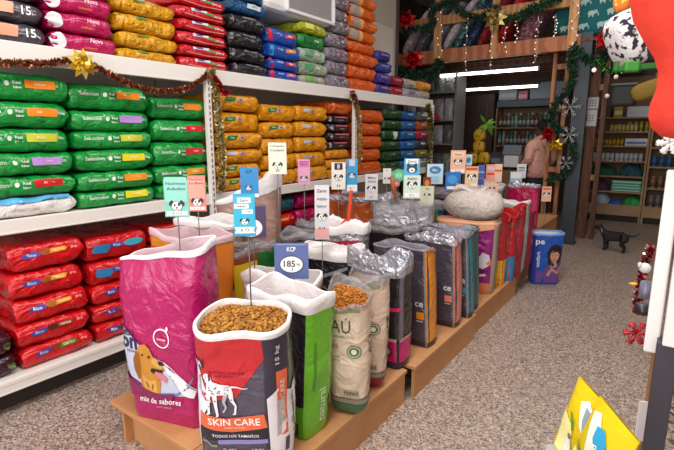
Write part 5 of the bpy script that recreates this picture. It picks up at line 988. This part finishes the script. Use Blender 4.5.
# black dog walking away to the left
dp = onz(612, 251, 0)
dog = empty('dog', (dp.x, dp.y, 0), 'small black dog with a pale collar standing on the terrazzo floor in the aisle', 'dog', rotz=radians(168)); dog.scale = (.86, .86, .90)
fur = mat('#171214', .6, bump=.4, scale=60)
# local +X forward
dv = [(-.14, 0, .225, (.058, .062)), (-.05, 0, .225, (.058, .062)), (.06, 0, .225, (.066, .075)), (.13, 0, .25, (.05, .055)), (.17, 0, .295, .04), (.205, 0, .335, .047), (.25, 0, .325, .032), (.285, 0, .312, .022),
      (.10, .045, .15, .028), (.095, .05, .08, .018), (.10, .05, .018, .017), (.125, .05, .012, .015), (.10, -.045, .15, .028), (.085, -.05, .08, .018), (.085, -.05, .018, .017), (.11, -.05, .012, .015),
      (-.15, .05, .17, .044), (-.12, .052, .115, .028), (-.175, .052, .075, .017), (-.165, .052, .018, .016), (-.14, .052, .012, .015), (-.15, -.05, .17, .044), (-.10, -.052, .115, .028), (-.155, -.052, .075, .017), (-.145, -.052, .018, .016), (-.12, -.052, .012, .015),
      (-.20, .0, .255, .018), (-.255, -.02, .25, .013), (-.30, -.04, .275, .010), (-.33, -.05, .31, .007)]
de = [(0, 1), (1, 2), (2, 3), (3, 4), (4, 5), (5, 6), (6, 7), (2, 8), (8, 9), (9, 10), (10, 11), (2, 12), (12, 13), (13, 14), (14, 15), (0, 16), (16, 17), (17, 18), (18, 19), (19, 20), (0, 21), (21, 22), (22, 23), (23, 24), (24, 25), (0, 26), (26, 27), (27, 28), (28, 29)]
skin('body', dv, de, fur, dog, 2, 1)
em = MB()
for s in (1, -1): em.add([(.195, s*.03, .375), (.215, s*.05, .37), (.205, s*.068, .30), (.185, s*.055, .31)], [(0, 1, 2, 3)], fur); em.add([(.190, s*.03, .372), (.210, s*.052, .366), (.200, s*.070, .298), (.180, s*.057, .308)], [(0, 1, 2, 3)], fur)
em.build('ears', dog)
nm = MB(); nm.ball((.308, 0, .316), (.009, .012, .009), mat('#0a0808', .3), 8, 6); 
for s in (1, -1): nm.ball((.235, s*.033, .348), .007, mat('#20120c', .2), 8, 6)
nm.build('face', dog)
MB().tube([Vector((.160+.012*cos(q), .0+.047*sin(q), .285-.0+.044*cos(q)*.9)) for q in [2*pi*i/20 for i in range(21)]], .009, mat('#8f8a86', .6), 6).build('collar', dog)
# ================================================================== RIGHT FOREGROUND
wp = mat('#e3dfdd', .4); dkm = mat('#3c3942', .45); brn = mat('#9a7048', .6)
def seg(p0, p1, Y): a, b = ony(*p0, Y), ony(*p1, Y); return a, b
o = empty('display_rack', (.06, 1.55, 0), 'white panelled display rack with dark posts at the right edge', 'rack')
def rp(mb, name): ob = mb.build(name, o); ob.location = -o.location; return ob
rp(MB().box((-.0, 1.50, 1.16), (.034, .05, .50), wp, bev=.004), 'front_panel')
rp(MB().box((.06, 1.44, 1.19), (.075, .05, .46), wp, bev=.004), 'front_panel')
rp(MB().box((.06, 1.44, 1.462), (.07, .045, .065), mat('#d8c4c0', .4), bev=.004), 'top_block')
rp(MB().box((.036, 1.462, .48), (.050, .05, .96), dkm, bev=.003), 'post')
rp(MB().box((.012, 1.57, .48), (.018, .03, .92), brn), 'wood_strip')
rp(MB().box((.028, 1.56, .60), (.010, .010, 1.10), mat('#a9a6ac', .25, .9)), 'rail')
rp(MB().box((.03, 1.5, .012), (.09, .2, .024), dkm, bev=.004), 'base')
rp(MB().box((.001, 1.55, .66), (.024, .004, .13), mat('#efe6e6', .5), Matrix.Rotation(.5, 3, 'Z')), 'white_sticker')
rp(MB().box((.03, 1.555, .905), (.05, .03, .022), mat('#b9bcc8', .15, .2, alpha=.8), bev=.004), 'clear_clip')
rp(MB().box((.105, 1.415, 1.19), (.02, .004, .016), mat('#6b6664', .6)), 'hinge_slot') if 0 else rp(MB().box((.055, 1.413, 1.245), (.055, .006, .010), mat('#5b5654', .6)), 'hinge_slot')
rp(MB().ball((.055, 1.412, .985), .008, mat('#8d8a8c', .3, .8), 8, 6), 'screw')
# potted leaves beyond the rack, lower right
o = empty('potted_plant', (.19, 1.68, 0), 'leafy plant in a yellow pot behind the dark rack post', 'plant')
MB().lathe([(.07, 0), (.09, .02), (.11, .22), (.115, .23)], mat('#6a4a34', .6), 18).build('pot', o)
mb = MB(); rr = random.Random(3)
for k in range(260):
    a = rr.uniform(0, 6.28); r0 = .11*sqrt(rr.random()); p = Vector((r0*cos(a), r0*sin(a), .23+rr.random()*.50)); d = Vector((cos(a), sin(a), rr.uniform(-.4, .8))).normalized(); s_ = d.cross(Vector((0, 0, 1))).normalized()*.012; l = rr.uniform(.03, .055)
    mb.add([p, p+d*l*.5+s_, p+d*l, p+d*l*.5-s_], [(0, 1, 2, 3)], mat(['#2c4a24', '#4a6a34', '#5c5a3a', '#6a3a34'][k % 4], .7), False)
mb.build('foliage', o)['kind'] = 'stuff'
# hanging trinkets on the rack's far side
tinsel('tinsel_toy', 'red tinsel strand hanging down the far side of the white rack', [ony(x, y, 2.2) for x, y in ((651, 246), (648, 256), (644, 266), (640, 284), (638, 300), (637, 312))], .021, 700, ['#a81c2c', '#d84a54', '#c9c0c4', '#7a1420'], 'tinsel', seed=64, group='trinkets on the rack')
c = ony(645, 268, 2.15); o = empty('pet_toy', c, 'small white plush toy hanging against the red tinsel on the rack', 'toy', 'trinkets on the rack'); MB().ball((0, 0, 0), (.022, .018, .021), mat('#d6d2d4', .9), 12, 8).build('toy_body', o); MB().ball((-.018, -.010, .012), (.008, .008, .012), mat('#d8d4d8', .9), 8, 6).build('ear', o)
c = ony(634, 284, 2.2); o = empty('pet_toy', c, 'tiny yellow fish toy hanging low on the rack', 'toy', 'trinkets on the rack'); MB().ball((0, 0, 0), (.018, .010, .007), mat('#d8a81c', .5), 10, 7).build('toy_body', o); MB().add([(.014, 0, 0), (.028, 0, .010), (.028, 0, -.010)], [(0, 1, 2)], mat('#c9981c', .5)).build('fin', o)
c = ony(640, 288, 2.18); o = empty('snack_pouch', c+Vector((.02, 0, -.04)), 'grey-lilac pouch hanging on the rack under the plush toy', 'pouch', 'trinkets on the rack'); q = pouch(.045, .075, mat('#77738c', .3)); q.name = 'pouch_body'; q.parent = o
c = ony(643, 310, 2.15); o = empty('snack_pouch', c+Vector((0, 0, -.02)), 'dark pouch hanging lowest on the rack', 'pouch', 'trinkets on the rack'); q = pouch(.06, .05, mat('#23222a', .4)); q.name = 'pouch_body'; q.parent = o
# yellow pouches standing up on a stand in the foreground
yl = mat('#d9bd10', .35, bump=.15, scale=16)
def ypack(label, c, w, h, rz, roll, sh):
    o = empty('treat_pouch', c, label, 'pouch', 'yellow treat pouches'); o.rotation_euler = (radians(-8), radians(roll), radians(rz)); mb = MB()
    def sf(x, y, off=0): u = max(-1, min(1, 2*x/w)); v = max(0, min(1, (y+h/2)/h)); return Vector((x, -.016*(1-u**4)*sin(pi*min(1, (1-v)*1.2+.02))-.0015-off, y))
    for sg in (1, -1): mb.grid(lambda i, j: (lambda q: Vector((q.x, q.y*sg, q.z)))(sf(w*(-.5+i/10), h*(-.5+j/16))), 11, 17, yl)
    printed(mb, sf, sh, .02); mb.build('pouch_body', o); return o
bl = ink('#2f9ac8'); lt = ink('#e6e8d8'); gn = ink('#5a8a3a')
ypack('nearer yellow treat pouch with a blue logo at the lower right', ony(600, 454, 1.06), .125, .21, -48, 13, [P([(-.05, .075), (-.03, .085), (-.01, .06), (.02, .03), (.03, -.03), (.01, -.06), (-.02, -.04), (-.03, .02)], lt, 1), P([(-.02, .06), (.0, .066), (.02, .045), (.03, .01), (.026, -.04), (.01, -.03), (.0, .01), (-.015, .03)], bl, 2), T('Rico', .005, -.0, .02, lt, 3, rot=-1.1), P([(-.06, -.04), (-.01, -.06), (-.01, -.10), (-.06, -.10)], ink('#efe88a'), 1), ribbon([(-.055, -.02), (-.03, -.045), (-.01, -.07)], [.006, .012, .004], gn, 2), EL(.03, -.08, .02, .014, ink('#c98a3a'), 1)])
ypack('rear yellow treat pouch half hidden behind the nearer one', ony(580, 428, 1.15), .115, .21, -48, 9, [P([(-.01, .07), (.01, .085), (.03, .07), (.04, .03), (.035, .0), (.015, .02), (.0, .05)], lt, 1), P([(.012, .07), (.03, .066), (.037, .02), (.03, .01), (.018, .04)], ink('#8a96a4'), 2), P([(-.05, .02), (-.0, .0), (-.0, -.10), (-.05, -.10)], ink('#efe9a0'), 1), ribbon([(-.02, .03), (-.005, .01), (.0, -.01)], [.004, .010, .004], gn, 2), EL(-.01, -.06, .012, .02, wt, 2), EL(-.005, -.03, .006, .008, ink('#8a6a6a'), 3)])
o = empty('pouch_stand', (-.10, 1.17, 0), 'low grey stand carrying the yellow treat pouches', 'stand'); MB().box((0, 0, .33), (.18, .16, .66), mat('#8d8884', .6), bev=.01).build('stand_body', o); MB().box((0, 0, .665), (.20, .18, .02), mat('#a5a09c', .5), bev=.004).build('stand_top', o)
# big red stocking hanging at the upper right
o = empty('christmas_stocking', (-.02, 1.2, 1.47), 'large red felt stocking hanging at the upper right corner', 'stocking'); 
L_ = [(628, -14), (629, 0), (633, 22), (644, 42), (654, 58), (658, 72), (656, 90), (650, 104), (648, 116), (651, 128), (660, 136), (674, 139), (690, 138)]
E = [ony(x, y, 1.2)-Vector((-.02, 1.2, 1.47)) for x, y in L_]
def sfn(i, j):
    e = E[min(i, len(E)-1)]; xr = .22; t = j/14; x = e.x+(xr-e.x)*t
    return Vector((x, -.05*sin(pi*t)**.6-.006*sin(t*19+i*.7)*sin(pi*t), e.z))
rf = mat('#cf3322', .8, bump=.12, scale=20); mb = MB(); n = len(E)
mb.grid(sfn, 1, 1, rf) if 0 else mb.add([sfn(i, j) for j in range(15) for i in range(n)], [(j*n+i, j*n+i+1, (j+1)*n+i+1, (j+1)*n+i) for j in range(14) for i in range(n-1)], rf)
mb.add([Vector((v.x, -v.y, v.z)) for v in [sfn(i, j) for j in range(15) for i in range(n)]], [(j*n+i, j*n+i+1, (j+1)*n+i+1, (j+1)*n+i) for j in range(14) for i in range(n-1)], rf)
b_ = sfn(n-1, 7); mb.build('felt_body', o)
MB().tube([(.05, 0, .30), (.05, .0, .7)], .004, mat('#b01c18', .7), 6).build('hanging_loop', o)
# black and white spotted plush bag with green straps
c = ony(641, 38, 2.0); o = empty('plush_carrier', c, 'black and white spotted plush pet carrier with green straps', 'pet carrier'); o.rotation_euler = (0, radians(-26), radians(30))
spot = mat('#e3dde0', .95, mix='#2c2430', mscale=42, kind='noise', mlo=.53, mhi=.58, bump=.3, scale=60)
cushion(MB(), .12, .16, .19, spot, None, (-.035, 0, .015), .6).build('plush_side', o); cushion(MB(), .16, .17, .15, mat('#3a2c3c', .9, bump=.2, scale=40), None, (.035, -.01, -.02), .6).build('dark_lining', o)
c = ony(640, 68, 1.95); o2 = empty('strap_bundle', c, 'bright green strap bundle hanging below the spotted carrier', 'strap'); o2.rotation_euler.z = radians(25)
gs = mat('#2c6c28', .7); MB().box((.02, 0, .005), (.20, .02, .02), gs, Matrix.Rotation(radians(-4), 3, 'Y'), bev=.004).build('strap', o2); MB().box((-.03, -.005, .004), (.045, .03, .034), mat('#3c8a34', .6), bev=.006).build('buckle', o2); MB().box((-.075, 0, .008), (.014, .024, .034), gs, bev=.004).build('strap_loop', o2)
c = ony(622, 4, 2.1); o = empty('fabric_bag', c, 'small orange patterned cloth bag beside the red stocking', 'bag'); cushion(MB(), .06, .05, .10, mat('#d8762c', .85, mix='#e8c04a', mscale=40, mlo=.5, mhi=.56), None, (0, 0, .02), .6).build('cloth', o)
c = ony(648, 90, 6.5); o = empty('yellow_bag', c, 'mustard yellow bag hanging in the dark doorway', 'bag'); cushion(MB(), .34, .12, .2, mat('#8a6c1c', .7), Matrix.Rotation(radians(-20), 3, 'Y'), (0, 0, 0), .6).build('bag_body', o)
c = ony(624, 96, 6.8); o = empty('wire_basket', c, 'dark grey hanging basket in the doorway', 'basket'); MB().box((0, 0, 0), (.26, .2, .24), mat('#2c302f', .7), bev=.03).build('basket_body', o); MB().box((0, 0, .13), (.28, .22, .03), mat('#4a5450', .6), bev=.008).build('rim', o)
# ================================================================== CAMERA, LIGHT
cd = bpy.data.cameras.new('camera'); co = bpy.data.objects.new('camera', cd); COL.objects.link(co)
cd.sensor_width = 36; cd.sensor_fit = 'HORIZONTAL'; cd.lens = F/674*36; cd.clip_start = .02
co.matrix_world = Matrix.Translation(CAM) @ Matrix((RT, UP, -FW)).transposed().to_4x4()
sc.camera = co
w = bpy.data.worlds.new('world'); sc.world = w; w.use_nodes = True
w.node_tree.nodes['Background'].inputs[0].default_value = (.80, .87, 1, 1); w.node_tree.nodes['Background'].inputs[1].default_value = .45
def area(name, loc, rot, sx, sy, e, col):
    l = bpy.data.lights.new(name, 'AREA'); l.shape = 'RECTANGLE'; l.size = sx; l.size_y = sy; l.energy = e; l.color = col
    o = bpy.data.objects.new(name, l); COL.objects.link(o); o.location = loc; o.rotation_euler = rot; return o
area('entrance_daylight', (-.9, -2.2, 2.2), (radians(80), 0, 0), 4.6, 2.8, 150, (1, .965, .93))
for k, y in enumerate((.4, 2.4, 5.4)):  # the farthest is an added fill light to brighten the loft goods
    area('ceiling_light', (-.7, y, 3.9), (0, 0, 0), .5, 1.4, (88, 50, 34)[k], (1, .965, .92))
sc.view_settings.view_transform = 'Standard'; sc.view_settings.look = 'None'; sc.view_settings.exposure = -.06; sc.view_settings.gamma = 1
sc.view_settings.use_curve_mapping = False
